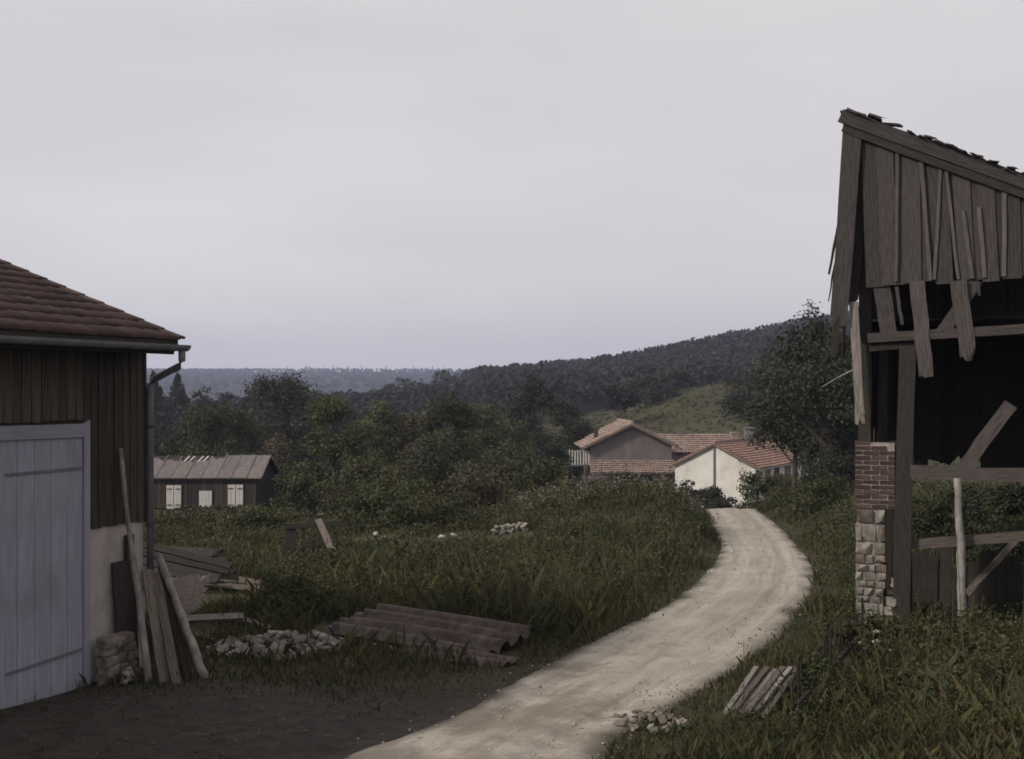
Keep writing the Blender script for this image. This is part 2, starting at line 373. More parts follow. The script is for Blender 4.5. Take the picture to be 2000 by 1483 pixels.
def axis(fine0, fine1, step, lo, hi, g=1.09):
    a = list(np.arange(fine0, fine1 + 1e-6, step)); s = step
    while a[-1] < hi: s *= g; a.append(a[-1] + s)
    s = step
    while a[0] > lo: s *= g; a.insert(0, a[0] - s)
    return np.array(a)
gx = axis(-18, 24, 0.38, -1900, 1900); gy = axis(6, 66, 0.38, -60, 2300, 1.075)
GX, GY = np.meshgrid(gx, gy); GZ = terrain(GX, GY)
RD, RSD = road_dist(GX, GY)
GZ = GZ - 0.045 * (1 - sstep(-0.35, 0.15, RD))            # the road sheet lies in this shallow bed
nx, ny = len(gx), len(gy)
idx = np.arange(nx * ny).reshape(ny, nx)
GF = np.stack([idx[:-1, :-1], idx[:-1, 1:], idx[1:, 1:], idx[1:, :-1]], -1).reshape(-1, 4)
# land cover, one column each: bare earth, dry field, forest floor
earth = (1 - sstep(11.2, 13.4, GY + 0.30 * GX + 0.8 * wob(GX, GY, 0.7))) * (GX < 2) * (RSD < 0)
earth = np.maximum(earth, 1 - sstep(-0.2, 0.35, RD + 0.2 * wob(GX, GY, 1.9)))
field = np.maximum(sstep(150, 200, GY) * (1 - sstep(380, 480, GY)) * (1 - sstep(-30, 20, GX)) * (0.5 + 0.5 * np.sign(wob(GX, GY * 2.2, 0.03, 4))),
                   0.0)
forest = sstep(300, 380, GY + 50 * wob(GX, GY, 0.02))
forest = np.maximum(forest, sstep(225, 250, GY + 8 * wob(GX, GY, 0.05)) * sstep(-30, 5, GX))
m, t, bs = nodes('ground_cover')
at = t.nodes.new('ShaderNodeAttribute'); at.attribute_name = 'tint'
sp = t.nodes.new('ShaderNodeSeparateColor'); t.links.new(at.outputs['Color'], sp.inputs[0])
n1 = noise(t, 0.35, 6, (1, 1, 1), 0.65, 'World'); n2 = noise(t, 5, 5, (1, 1, 1), 0.65, 'World'); n3 = noise(t, 0.03, 4, (1, 1, 1), 0.6, 'World')
g1 = mix_rgb(t, ramp(t, n1, 0.3, 0.7), (0.024, 0.026, 0.012), (0.06, 0.058, 0.03))
g1 = mix_rgb(t, ramp(t, n2, 0.35, 0.7, (0, 0, 0), (0.6,) * 3), g1, (0.055, 0.045, 0.028))
g1 = mix_rgb(t, ramp(t, n3, 0.42, 0.62, (0, 0, 0), (0.75,) * 3), g1, (0.075, 0.075, 0.036))
e1 = mix_rgb(t, ramp(t, n2, 0.3, 0.7), (0.024, 0.021, 0.019), (0.058, 0.05, 0.044))
f1 = mix_rgb(t, ramp(t, n3, 0.35, 0.65), (0.062, 0.052, 0.038), (0.045, 0.044, 0.027))
w1 = mix_rgb(t, ramp(t, noise(t, 0.05, 5, (1, 1, 1), 0.7, 'World'), 0.3, 0.7), (0.014, 0.017, 0.012), (0.028, 0.03, 0.02))
c = mix_rgb(t, sp.outputs[0], g1, e1); c = mix_rgb(t, sp.outputs[1], c, f1); c = mix_rgb(t, sp.outputs[2], c, w1)
t.links.new(c, bs.inputs['Base Color']); bs.inputs['Roughness'].default_value = 0.95; bs.inputs['Specular IOR Level'].default_value = 0.1
bump(t, bs, n2, 0.7, 0.05); M['ground'] = m
me = fast_mesh('ground', np.stack([GX, GY, GZ], -1).reshape(-1, 3), [GF], M['ground'], np.stack([earth, field, forest], -1).reshape(-1, 3), True)
go = link_mesh('ground', me); go['kind'] = 'structure'; go['label'] = 'rough ground falling from the yard to the wooded valley'

# the road: a strip with two shallow wheel tracks and a low crown
NC = 33
m, t, bs = nodes('dusty_road')
uv = t.nodes.new('ShaderNodeAttribute'); uv.attribute_name = 'tint'
sp = t.nodes.new('ShaderNodeSeparateColor'); t.links.new(uv.outputs['Color'], sp.inputs[0])
n1 = noise(t, 0.9, 6, (1, 1, 1), 0.65, 'World'); n2 = noise(t, 34, 5, (1, 1, 1), 0.8, 'World'); n4 = noise(t, 5.5, 5, (1, 1, 1), 0.7, 'World')
cmb = t.nodes.new('ShaderNodeCombineXYZ'); t.links.new(sp.outputs[0], cmb.inputs[0]); t.links.new(sp.outputs[1], cmb.inputs[1])
n3 = t.nodes.new('ShaderNodeTexNoise'); n3.inputs['Scale'].default_value = 1.0; n3.inputs['Detail'].default_value = 5; n3.inputs['Roughness'].default_value = 0.6
mpn = t.nodes.new('ShaderNodeMapping'); mpn.inputs['Scale'].default_value = (17, 14, 1); t.links.new(cmb.outputs[0], mpn.inputs[0]); t.links.new(mpn.outputs[0], n3.inputs[0])
c = mix_rgb(t, ramp(t, n1, 0.3, 0.7), (0.335, 0.298, 0.25), (0.465, 0.425, 0.37))
c = mix_rgb(t, ramp(t, n3.outputs[0], 0.47, 0.70, (0, 0, 0), (0.6,) * 3), c, (0.185, 0.155, 0.12))
c = mix_rgb(t, ramp(t, n4, 0.54, 0.74, (0, 0, 0), (0.6,) * 3), c, (0.17, 0.145, 0.10))
wear_shade = noise(t, 0.55, 5, (1, 1, 1), 0.7, 'World'); ad = t.nodes.new('ShaderNodeMath'); ad.operation = 'SUBTRACT'; t.links.new(wear_shade, ad.inputs[0]); t.links.new(sp.outputs[1], ad.inputs[1])
c = mix_rgb(t, ramp(t, ad.outputs[0], -0.30, 0.12, (0, 0, 0), (0.8,) * 3), c, (0.155, 0.132, 0.104))  # near end browner: worn dirt and the building's shadow put into the colour
c = mix_rgb(t, ramp(t, n2, 0.42, 0.62, (0, 0, 0), (0.55,) * 3), c, (0.21, 0.18, 0.14))
c = mix_rgb(t, sp.outputs[2], c, mix_rgb(t, ramp(t, n4, 0.35, 0.65), (0.042, 0.036, 0.03), (0.085, 0.074, 0.056)))
t.links.new(c, bs.inputs['Base Color']); bs.inputs['Roughness'].default_value = 0.95; bs.inputs['Specular IOR Level'].default_value = 0.15
hb = mix_rgb(t, 0.5, n2, n3.outputs[0]); bump(t, bs, hb, 0.55, 0.02); M['road'] = m
a = np.linspace(-1.22, 1.22, NC)
RX = RC[:, None, 0] + NRM[:, None, 0] * RWP[:, None] * a[None]; RY = RC[:, None, 1] + NRM[:, None, 1] * RWP[:, None] * a[None]
arc = np.concatenate([[0], np.cumsum(np.linalg.norm(np.diff(RC, axis=0), axis=1))]) / 40.0
prof = 0.05 * (1 - a ** 2) - 0.045 * np.exp(-((np.abs(a) - 0.5) / 0.14) ** 2) - 0.05 * sstep(1.0, 1.22, np.abs(a))
RZ = np.interp(RY, Y_, Z_) + prof[None] + 0.012 * wob(RX, RY, 2.3, 2) + 0.008 * wob(RX, RY, 5.7, 1)
edge = sstep(0.74, 1.12, np.abs(a)[None] + 0.16 * wob(RX, RY, 1.7, 5) + 0.08 * wob(RX, RY, 5.1, 2)) + 0 * RX
edge = np.maximum(edge, 0.22 * np.exp(-(a[None] / 0.16) ** 2) * (0.5 + 0.5 * wob(RX, RY, 1.1, 6)))
idx = np.arange(NR * NC).reshape(NR, NC)
RF = np.stack([idx[:-1, :-1], idx[:-1, 1:], idx[1:, 1:], idx[1:, :-1]], -1).reshape(-1, 4)
me = fast_mesh('road', np.stack([RX, RY, RZ], -1).reshape(-1, 3), [RF], M['road'], np.stack([a[None] * 0.5 + 0.5 + 0 * RX, arc[:, None] + 0 * RX, np.clip(edge, 0, 1)], -1).reshape(-1, 3), True)
ro = link_mesh('road', me); ro['kind'] = 'structure'; ro['label'] = 'pale dusty lane curving up to the white gable'

# ------------------------------------------------------------------ farm building at the left edge
WP = Vector((-4.84, 13.27, 0)); WD = Vector((0.402, 0.916, 0)).normalized(); WN = Vector((WD.y, -WD.x, 0))      # wall line, its direction, outward normal
TC, TL = 0.86, -8.5                                     # the wall runs from TL (out of frame) to the corner TC
EAVE = 3.91
def wl(t, out=0.0, z=0.0): return WP + WD * t + WN * out + Vector((0, 0, z))
UP = Vector((0, 0, 1))
fb = thing('farm_building', 'timber-clad farm building with red tiled roof and big pale door', 'building', wl(TC, 0, -0.2))
ZB = -0.25; SID = 1.755; DEP = 6.4
# plaster walls (a shell with real thickness)
mb = MB(); mb.box(wl((TC - 0.9) / 2 + 0.0, -0.16, (ZB + 1.9) / 2), WD * ((TC + 0.9) / 2), WN * 0.15, UP * ((1.9 - ZB) / 2))
mb.box(wl((TL - 3.3) / 2, -0.16, (ZB + 1.9) / 2), WD * (abs(TL + 3.3) / 2), WN * 0.15, UP * ((1.9 - ZB) / 2))
mb.box(wl(TC - 0.155, -0.31 - (DEP - 0.31) / 2, (ZB + 1.9) / 2), WD * 0.15, WN * ((DEP - 0.31) / 2), UP * ((1.9 - ZB) / 2))
mb.build('plaster_wall', M['plaster'], fb)
# boarded core behind the siding, gable included
mb = MB(); RISE = 0.36
mb.prism([wl(TC - 0.03, -0.03, 1.9), wl(TC - 0.03, -DEP, 1.9), wl(TC - 0.03, -DEP, EAVE), wl(TC - 0.03, -DEP / 2, EAVE + RISE * DEP / 2), wl(TC - 0.03, -0.03, EAVE)], WD * -0.1)
mb.prism([wl(TC - 0.13, -0.03, 1.9), wl(TC - 0.13, -0.13, 1.9), wl(TC - 0.13, -0.13, EAVE), wl(TC - 0.13, -0.03, EAVE)], WD * (-8.2))
mb.prism([wl(TL, -0.13, ZB), wl(TL, -DEP, ZB), wl(TL, -DEP, EAVE), wl(TL, -DEP / 2, EAVE + RISE * DEP / 2), wl(TL, -0.13, EAVE)], WD * 0.1)
mb.prism([wl(TL, -DEP, ZB), wl(TL, -DEP + 0.1, ZB), wl(TL, -DEP + 0.1, EAVE), wl(TL, -DEP, EAVE)], WD * (TC - TL))
mb.build('wall_frame', M['dark_gap'], fb)
bw = 0.128; t_ = TC; k = 0
while t_ > -7.8:
    w_ = bw * rnd.uniform(0.9, 1.1); a_ = t_ - w_ / 2
    over_door = -3.2 < a_ < -0.15
    zb = (3.0 if over_door else SID) + rnd.uniform(-0.012, 0.012)
    plank('siding_board', wl(a_, rnd.uniform(-0.006, 0.008), zb), wl(a_ + rnd.uniform(-0.006, 0.006), 0.0, EAVE + 0.05), w_ - 0.012, 0.024, WN, M['siding'], fb, warp=0.003)
    if not over_door and k % 2 == 0:
        plank('cover_strip', wl(t_, 0.022, zb), wl(t_ - 0.004, 0.022, EAVE), 0.035, 0.018, WN, M['siding'], fb, warp=0.002)
    t_ -= w_; k += 1
for i in range(18):                                     # gable end boards
    dd = 0.07 + i * 0.14
    plank('siding_board', wl(TC + 0.0, -dd, SID), wl(TC + 0.0, -dd, EAVE + RISE * dd - 0.02), 0.13, 0.024, WD, M['siding'], fb, warp=0.003)
# door: one wide leaf of painted boards with ledges and strap hinges
DZ0, DZ1, DT = -0.16, 2.98, -0.155
door = MB(); door.box(wl((DT - 3.2) / 2, -0.03, (DZ0 + DZ1) / 2), WD * 1.52, WN * 0.012, UP * (DZ1 - DZ0) / 2)
door = door.build('door', M['dark_gap'], fb)
e = DT
for i in range(13):
    w_ = 0.235
    plank('door_board', wl(e - w_ / 2, 0.0, DZ0 + 0.05), wl(e - w_ / 2, 0.0, DZ1 - 0.02), w_ - 0.007, 0.026, WN, M['door_paint'], door, warp=0.0015); e -= w_
plank('door_head', wl(DT + 0.01, 0.03, DZ1 - 0.09), wl(-3.22, 0.03, DZ1 - 0.09), 0.15, 0.03, WN, M['door_paint'], door, warp=0.002)
plank('door_edge', wl(DT + 0.025, 0.012, DZ0), wl(DT + 0.025, 0.012, DZ1), 0.045, 0.05, WN, M['door_paint'], door, warp=0.002)
for z_ in (2.46, 0.36):
    plank('strap_hinge', wl(DT - 0.03, 0.022, z_ + (0.0 if z_ > 1 else 0.04)), wl(-1.25, 0.022, z_ - 0.01), 0.03, 0.01, WN, M['strap'], door, warp=0.001)
plank('door_frame', wl(DT + 0.075, 0.006, DZ0), wl(DT + 0.075, 0.006, DZ1 + 0.02), 0.05, 0.05, WN, M['door_paint'], fb, warp=0.001)
# roof
OV, OT = 0.50, 0.03
def rf(s, t, up=0.0):
    """point on the front slope: s metres in from the eave edge (plan), t along the wall"""
    return wl(t, OV - s, EAVE + 0.03 + RISE * (s - 0.0) - RISE * OV + 0.19 + up)
SL = Vector((-WN.x, -WN.y, RISE)).normalized(); SNRM = WD.cross(SL); SNRM = SNRM if SNRM.z > 0 else -SNRM
smax = OV + DEP / 2
roof = MB(); roof.prism([rf(0, TC + OT), rf(smax, TC + OT), rf(smax, TL - 0.2), rf(0, TL - 0.2)], Vector((0, 0, -0.07)))
bk = lambda s, t, up=0: wl(t, -DEP + (s - OV) + 0.0, rf(smax - (s - 0) if False else s, t).z + up)
roof.prism([rf(smax, TC + OT), wl(TC + OT, -DEP - OV, rf(0, 0).z), wl(TL - 0.2, -DEP - OV, rf(0, 0).z), rf(smax, TL - 0.2)], Vector((0, 0, -0.07)))
roof = roof.build('roof', M['dark_gap'], fb)
# one tile, shared: slightly domed, with a nose that laps the course below
tw, tl_ = 0.225, 0.335
mb = MB(); prof_t = [(-0.5, 0.014), (-0.40, 0.024), (-0.25, 0.014), (0.0, 0.013), (0.25, 0.014), (0.40, 0.024), (0.5, 0.014)]
n = len(prof_t)
for yy, dz in ((0.0, 0.028), (1.12, 0.0)):
    for xx, zz in prof_t: mb.v.append((xx * tw, yy * tl_, zz + dz))
for xx, zz in prof_t: mb.v.append((xx * tw, 0.0, zz - 0.016))
for i in range(n - 1):
    mb.f.append((i, i + 1, n + i + 1, n + i)); mb.f.append((2 * n + i, 2 * n + i + 1, i + 1, i))
tile_me = mb.mesh('roof_tile'); tile_me.materials.append(M['tile']); tile_me.polygons.foreach_set('use_smooth', [True] * len(tile_me.polygons))
rot = Matrix((WD, SL, SNRM)).transposed().to_euler()
cs = math.sqrt(1 + RISE * RISE)
for r_ in range(11):
    for c_ in range(26):
        tt = TC + OT - tw * (c_ + 0.5)
        p = rf(-0.03 + r_ * tl_ / cs, tt, 0.012)
        link_mesh('tile', tile_me, roof, p + Vector((0, 0, rnd.uniform(-0.004, 0.006))), Euler((rot.x + rnd.uniform(-0.006, 0.006), rot.y + rnd.uniform(-0.006, 0.006), rot.z + rnd.uniform(-0.004, 0.004))))
for r_ in range(11):
    p0 = rf(r_ * tl_ / cs - 0.06, TC + OT + 0.0, 0.05); p1 = rf((r_ + 1) * tl_ / cs - 0.02, TC + OT + 0.0, 0.035)
    MB().beam(p0, p1, 0.12, 0.03, SNRM).build('verge_tile', M['tile'], roof)
plank('barge_board', rf(0.02, TC + OT - 0.03, -0.085), rf(smax, TC + OT - 0.03, -0.085), 0.15, 0.03, WD, M['dark_wood'], roof)
plank('fascia_board', rf(0.03, TC + OT - 0.05, -0.12), rf(0.03, TL, -0.12), 0.13, 0.03, WN, M['dark_wood'], roof)
for i in range(9):
    tt = TC - 0.05 - i * 0.9
    plank('rafter_tail', rf(OV + 0.1, tt, -0.14), rf(0.06, tt, -0.14), 0.08, 0.12, UP, M['dark_wood'], roof)
plank('wall_plate', wl(TC + 0.12, -0.02, EAVE + 0.01), wl(TC - 1.1, -0.02, EAVE + 0.01), 0.16, 0.14, WN, M['dark_wood'], roof)
# half-round gutter, thin metal
g = MB(); gr = 0.075; ts = [TC + OT + 0.06 - i * 1.0 for i in range(10)]; na = 9
for j, tt in enumerate(ts):
    for rr in (gr, gr - 0.006):
        for k in range(na):
            an = math.pi * k / (na - 1); c_ = rf(-0.075, tt, -0.035 - 0.004 * j)
            g.v.append(tuple(c_ + WN * (math.cos(an) * rr) - UP * (math.sin(an) * rr)))
for j in range(len(ts) - 1):
    b0, b1 = j * 2 * na, (j + 1) * 2 * na
    for k in range(na - 1):
        g.f.append((b0 + k, b0 + k + 1, b1 + k + 1, b1 + k)); g.f.append((b0 + na + k + 1, b0 + na + k, b1 + na + k, b1 + na + k + 1))
    g.f.append((b0, b1, b1 + na, b0 + na)); g.f.append((b0 + na - 1, b0 + 2 * na - 1, b1 + 2 * na - 1, b1 + na - 1))
g.f += [(k, na + k, na + k + 1, k + 1) for k in range(na - 1)]
gutter = g.build('gutter', M['zinc'], fb)
g0 = rf(-0.075, TC + OT - 0.02, -0.10)
pts = [g0, g0 - UP * 0.12, g0 - UP * 0.19 - WN * 0.05, wl(TC + 0.03, 0.16, EAVE - 0.42), wl(TC + 0.03, 0.085, EAVE - 0.50), wl(TC + 0.03, 0.075, EAVE - 0.6), wl(TC + 0.03, 0.075, 1.15)]
MB().tube(pts, [0.042] * 7, 10).build('drainpipe', M['zinc'], fb, smooth=True)
for z_ in (2.9, 1.7): MB().tube([wl(TC + 0.03, 0.075, z_ - 0.02), wl(TC + 0.03, 0.075, z_ + 0.02)], [0.05, 0.05], 10).build('pipe_clamp', M['iron'], fb)

# ------------------------------------------------------------------ ruined barn at the right edge
BP = Vector((5.0, 16.7, 0)); BF = Vector((0.937, -0.35, 0)).normalized(); BN = Vector((-0.35, -0.937, 0)).normalized(); BD = -BN
def bp(px, py, off=0.0):
    """point of the barn's front plane (pushed OFF metres towards the lane side) under a photo position"""
    u = (px - CX) / F; P = BP + BN * off; t = (u * P.y - P.x) / (BF.x - u * BF.y); q = P + BF * t
    return Vector((q.x, q.y, HC + (HY - py) / F * q.y))
barn = thing('ruined_barn', 'ruined plank barn with torn boards and a brick pillar beside the lane', 'barn', BP + Vector((0, 0, -0.3)))
MPP = 16.6 / F
def bpl(name, a, b, wpx, off=0.0, mat='barn_wood', broken=0, t=0.025, taper=1.0, seed=None, warp=0.008):
    return plank(name, bp(*a, off), bp(*b, off), wpx * MPP, t, BN, M[mat], barn, broken, warp, 5, seed, taper)
def rake(px): return 228 + (px - 1645) * (338 - 228) / (1948 - 1645)
# gable cladding
xs = [1699, 1726, 1752, 1779, 1803, 1829, 1851, 1876, 1899, 1924, 1948, 1973, 1999, 2025, 2052, 2080, 2110, 2140, 2172]
for i, x in enumerate(xs):
    lean = [9, 14, 2, 4, 14, 16, -10, 12, 17, 11, 8, 4, 2, 6, 3, 2, 0, 2, 0][i]
    top = (x, rake(x) + 12); bot = (x + lean, 558 - (x - 1700) * 0.05 + rnd.uniform(-5, 4))
    bpl('wall_plank', top, bot, rnd.uniform(29, 33), 0.03 + 0.022 * (i % 2) + rnd.uniform(0, 0.006), broken=0, seed=i + 5, warp=0.004)
for x0, x1, y0 in ((1752, 1750, 275), (1797, 1817, 300), (1838, 1825, 310), (1846, 1871, 315), (1880, 1899, 410), (1912, 1923, 405), (1962, 1960, 360)):
    bpl('cover_strip', (x0, y0), (x1, 553 - (x0 - 1700) * 0.05), rnd.uniform(5.5, 8), 0.085, 'strip', seed=x0, t=0.018, warp=0.004)
# torn boards hanging at the left corner
bpl('wall_plank', (1667, 240), (1637, 640), 36, 0.10, seed=31, broken=1, taper=0.9)
bpl('wall_plank', (1690, 262), (1664, 600), 22, -0.12, 'dark_wood', seed=32, broken=1)
bpl('wall_plank', (1651, 380), (1628, 700), 20, -0.02, seed=33, broken=1, taper=0.7, mat='dark_wood')
bpl('wall_plank', (1643, 408), (1619, 538), 7, -0.25, 'dark_wood', seed=34, broken=2, taper=0.6)
bpl('wall_plank', (1676, 300), (1676, 560), 18, -0.5, 'dark_wood', seed=36, broken=1)
bpl('wall_plank', (1647, 560), (1648, 700), 9, -0.2, 'dark_wood', seed=37, broken=1, taper=0.5)
bpl('splinter', (1640, 470), (1617, 590), 6, -0.3, 'dark_wood', seed=38, broken=1, taper=0.3)
bpl('wall_plank', (1667, 590), (1680, 832), 17, 0.02, 'pale_wood', seed=41, broken=1, t=0.05)
bpl('wall_plank', (1683, 790), (1686, 830), 7, 0.06, 'pale_wood', seed=42, broken=2, t=0.02)
bpl('wall_plank', (1722, 556), (1736, 655), 31, 0.01, 'barn_beam', seed=43)
bpl('wall_plank', (1744, 556), (1748, 620), 14, -0.06, 'dark_wood', seed=44, broken=1)
bpl('wall_plank', (1752, 560), (1762, 636), 6, 0.03, seed=45, broken=1)
bpl('wall_plank', (1790, 550), (1810, 738), 28, 0.09, 'barn_beam', seed=46, broken=1, taper=0.95)
bpl('wall_plank', (1872, 548), (1893, 706), 29, 0.10, 'barn_beam', seed=47, broken=1)
bpl('wall_plank', (1911, 552), (1913, 580), 6, 0.05, seed=48, broken=1)
bpl('brace', (1908, 548), (1834, 660), 24, 0.0, 'barn_beam', seed=49, t=0.08)
bpl('brace', (1880, 916), (1975, 790), 25, 0.0, 'barn_beam', seed=50, t=0.12)
bpl('brace', (1888, 1160), (1990, 1048), 11, -0.6, 'mid_wood', seed=51, t=0.05)
bpl('beam', (1695, 662), (2170, 632), 18, 0.03, 'barn_beam', t=0.14, seed=52)
bpl('beam', (1698, 682), (1800, 672), 12, -0.02, 'dark_wood', t=0.1, seed=53)
bpl('beam', (1778, 922), (2170, 934), 25, 0.0, 'barn_beam', t=0.16, seed=54)
bpl('beam', (1766, 1064), (2170, 1036), 18, -0.1, 'mid_wood', t=0.1, seed=55)
bpl('post', (1772, 676), (1760, 1225), 31, -0.03, 'dark_wood', t=0.2, seed=56)
bpl('post', (1727, 560), (1724, 862), 17, -0.55, 'dark_wood', t=0.14, seed=57)
bpl('post', (1690, 330), (1690, 862), 24, -0.30, 'dark_wood', t=0.18, seed=58)
bpl('post', (2120, 400), (2120, 1260), 30, -0.03, 'dark_wood', t=0.2, seed=59)
pts = [bp(1870, 934, 0.06), bp(1876, 1040, 0.08), bp(1879, 1140, 0.08), bp(1881, 1262, 0.1)]
pole('prop_pole', pts, 0.055, 0.062, M['birch'], barn, seed=3)
# roof: fascia, boards running back, some tiles left on the front edge
bpl('fascia_board', (1642, 226), (2180, 421), 26, 0.13, t=0.05, seed=61)
bpl('fascia_board', (1646, 250), (2180, 444), 16, 0.11, t=0.04, seed=62, mat='dark_wood')
r0, r1 = bp(1640, 214, 0.16), bp(2180, 409, 0.16); rv = r1 - r0; RL_ = rv.length; rv.normalize(); rn = BD.cross(rv); rn = rn if rn.z > 0 else -rn
k = 0; s = 0.0
while s < RL_:
    w_ = rnd.uniform(0.2, 0.27); q = r0 + rv * (s + w_ / 2) + rn * rnd.uniform(-0.005, 0.015)
    plank('roof_board', q - BD * rnd.uniform(0, 0.09), q + BD * (5.3 + rnd.uniform(-0.2, 0.2)), w_ - 0.005, 0.025, rn, M['barn_wood'], barn, seed=100 + k, broken=3, warp=0.006); s += w_; k += 1
for (s, dz, l_, w_, tilt) in ((0.22, 0.035, 0.5, 0.34, 0.0), (0.5, 0.075, 0.36, 0.30, 0.06), (0.68, 0.05, 0.5, 0.12, 0.25)):
    q = r0 + rv * s + rn * dz
    d_ = (rv + rn * tilt).normalized()
    plank('loose_board', q - d_ * l_ / 2 + BD * 0.12, q + d_ * l_ / 2 + BD * 0.12, w_, 0.03, rn, M['barn_wood'], barn, broken=2, seed=int(s * 100))
for i, s in enumerate((0.98, 1.1, 1.22, 1.33, 1.40, 1.52, 1.62, 1.70, 1.86, 1.96, 2.15, 2.4, 2.62)):
    q = r0 + rv * s + rn * rnd.uniform(0.02, 0.04) + BD * rnd.uniform(0.0, 0.06)
    d_ = (rv + rn * rnd.uniform(-0.02, 0.22)).normalized()
    plank('roof_tile', q, q + d_ * rnd.uniform(0.16, 0.24), 0.2, 0.02, rn, M['tile'] if i % 3 == 0 else M['barn_wood'], barn, segs=2, broken=2, seed=200 + i)
def roof_z(p):
    """underside of the roof above a plan point"""
    d = Vector((p.x - r0.x, p.y - r0.y, 0)); h = Vector((rv.x, rv.y, 0)); return r0.z + d.dot(h.normalized()) / h.length * rv.z - 0.03
for i in range(22):                                     # back wall, its lower part gone
    p = BP + BD * (5.0 + 0.03 * (i % 2)) + BF * (0.1 + i * 0.23); zt = roof_z(p)
    plank('wall_plank', Vector((p.x, p.y, 1.85 + rnd.uniform(-0.15, 0.2))), Vector((p.x, p.y, zt)), 0.26, 0.025, BD, M['dark_wood'], barn, broken=3, seed=300 + i)
for i in range(21):                                     # wall towards the lane, seen edge-on
    if i in (1,): continue
    p = BP + BF * 0.06 + BD * (0.55 + i * 0.22); zt = roof_z(p)
    plank('wall_plank', Vector((p.x, p.y, 2.3 + rnd.uniform(-0.5, 0.4))), Vector((p.x, p.y, zt)), 0.205, 0.025, BF, M['dark_wood'], barn, broken=3, seed=330 + i)
for i in range(22):                                     # far side wall
    p = BP + BF * (4.9 + 0.03 * (i % 2)) + BD * (0.1 + i * 0.23); zt = roof_z(p)
    plank('wall_plank', Vector((p.x, p.y, -0.3)), Vector((p.x, p.y, zt)), 0.26, 0.025, BF, M['dark_wood'], barn, seed=360 + i)
for i in range(20):                                     # low dark boards added inside to darken the open lower bay
    p = BP + BD * (2.3 + 0.03 * (i % 2)) + BF * (0.55 + i * 0.21); plank('bay_darkening_board', Vector((p.x, p.y, -0.5)), Vector((p.x, p.y, 0.82 + rnd.uniform(-0.2, 0.12))), 0.235, 0.025, BD, M['dark_wood'], barn, broken=1, seed=430 + i)
for s in (2.4, 5.0):
    p = BP + BD * s + BF * 0.3; plank('post', Vector((p.x, p.y, -0.5)), Vector((p.x, p.y, roof_z(p) - 0.05)), 0.18, 0.18, BD, M['dark_wood'], barn, seed=int(s))
    p2 = BP + BD * s + BF * 4.7; plank('tie_beam', Vector((p.x, p.y, 4.3)), Vector((p2.x, p2.y, 4.3)), 0.16, 0.16, BD, M['dark_wood'], barn, seed=int(s) + 3)
for i in range(14):                                     # hay loft floor boards: the dark above
    a_ = BP + BF * (0.25 + i * 0.33) + BD * 0.9; plank('loft_board', Vector((a_.x, a_.y, 4.42)), Vector((a_.x, a_.y, 4.42)) + BD * 4.0, 0.32, 0.03, UP, M['dark_wood'], barn, seed=400 + i)
pole('broken_rod', [bp(1668, 722, -0.05), bp(1636, 738, -0.4), bp(1604, 757, -0.9)], 0.012, 0.008, M['birch'], barn, 6, 4)

# pillar: bricks above, squared stones below, rubble at the foot
PZ0, PZB, PZT = -0.45, HC + (HY - 993) / F * 16.7, HC + (HY - 860) / F * 16.7
pl = bp(1670, 1000).copy(); PWD, PDP = 0.55, 0.45
pil = MB(); c0 = pl + BF * (PWD / 2) + BD * (PDP / 2)
pil.box(Vector((c0.x, c0.y, (PZB + PZT - 0.04) / 2)), BF * (PWD / 2 - 0.006), BD * (PDP / 2 - 0.006), UP * ((PZT - 0.04 - PZB) / 2))
pil.box(Vector((c0.x, c0.y, (PZB + PZ0) / 2)) - BF * 0.07, BF * (PWD / 2 - 0.10), BD * (PDP / 2 - 0.03), UP * ((PZB - PZ0) / 2 - 0.002))
pil = pil.build('pillar', M['mortar'], barn)
def brick_mesh(l, d, h, seed):
    r = random.Random(seed); mb = MB(); mb.box((0, 0, h / 2), (l / 2, 0, 0), (0, d / 2, 0), (0, 0, h / 2))
    mb.v = [(x + r.uniform(-1, 1) * 0.005, y + r.uniform(-1, 1) * 0.005, z + r.uniform(-1, 1) * 0.004) for x, y, z in mb.v]
    me = mb.mesh('brick'); me.materials.append(M['brick']); return me
full = [brick_mesh(0.205, 0.10, 0.051, i) for i in range(4)]; half = [brick_mesh(0.096, 0.10, 0.051, 9 + i) for i in range(3)]
ch = (PZT - PZB) / 14.0; yaw = math.atan2(BF.y, BF.x)
def put_brick(mlist, p, yw): link_mesh('brick', rnd.choice(mlist), pil, p, Euler((0, 0, yw + rnd.uniform(-0.02, 0.02))))
for r_ in range(14):
    z_ = PZB + r_ * ch + 0.006
    if r_ == 13: pat = [('f', 0.106)]
    elif r_ == 12: pat = [('f', 0.106), ('f', 0.332), ]
    elif r_ % 2 == 0: pat = [('f', 0.106), ('f', 0.332), ('h', 0.5)]
    else: pat = [('h', 0.05), ('f', 0.218), ('f', 0.444)]
    for ty, x_ in pat:
        for dd in (0.045, PDP - 0.045):
            p = pl + BF * x_ + BD * dd; put_brick(full if ty == 'f' else half, Vector((p.x, p.y, z_)) + BN * (0.004 + rnd.uniform(-0.003, 0.006)) * (1 if dd < 0.2 else -1), yaw)
    for k_, x_ in enumerate((0.045, PWD - 0.045)):
        for j in range(1 if r_ > 12 else 2):
            p = pl + BF * x_ + BD * (0.16 + 0.13 * j) - BF * (0.005 if k_ == 0 else -0.005); put_brick(half, Vector((p.x, p.y, z_)), yaw + math.pi / 2)
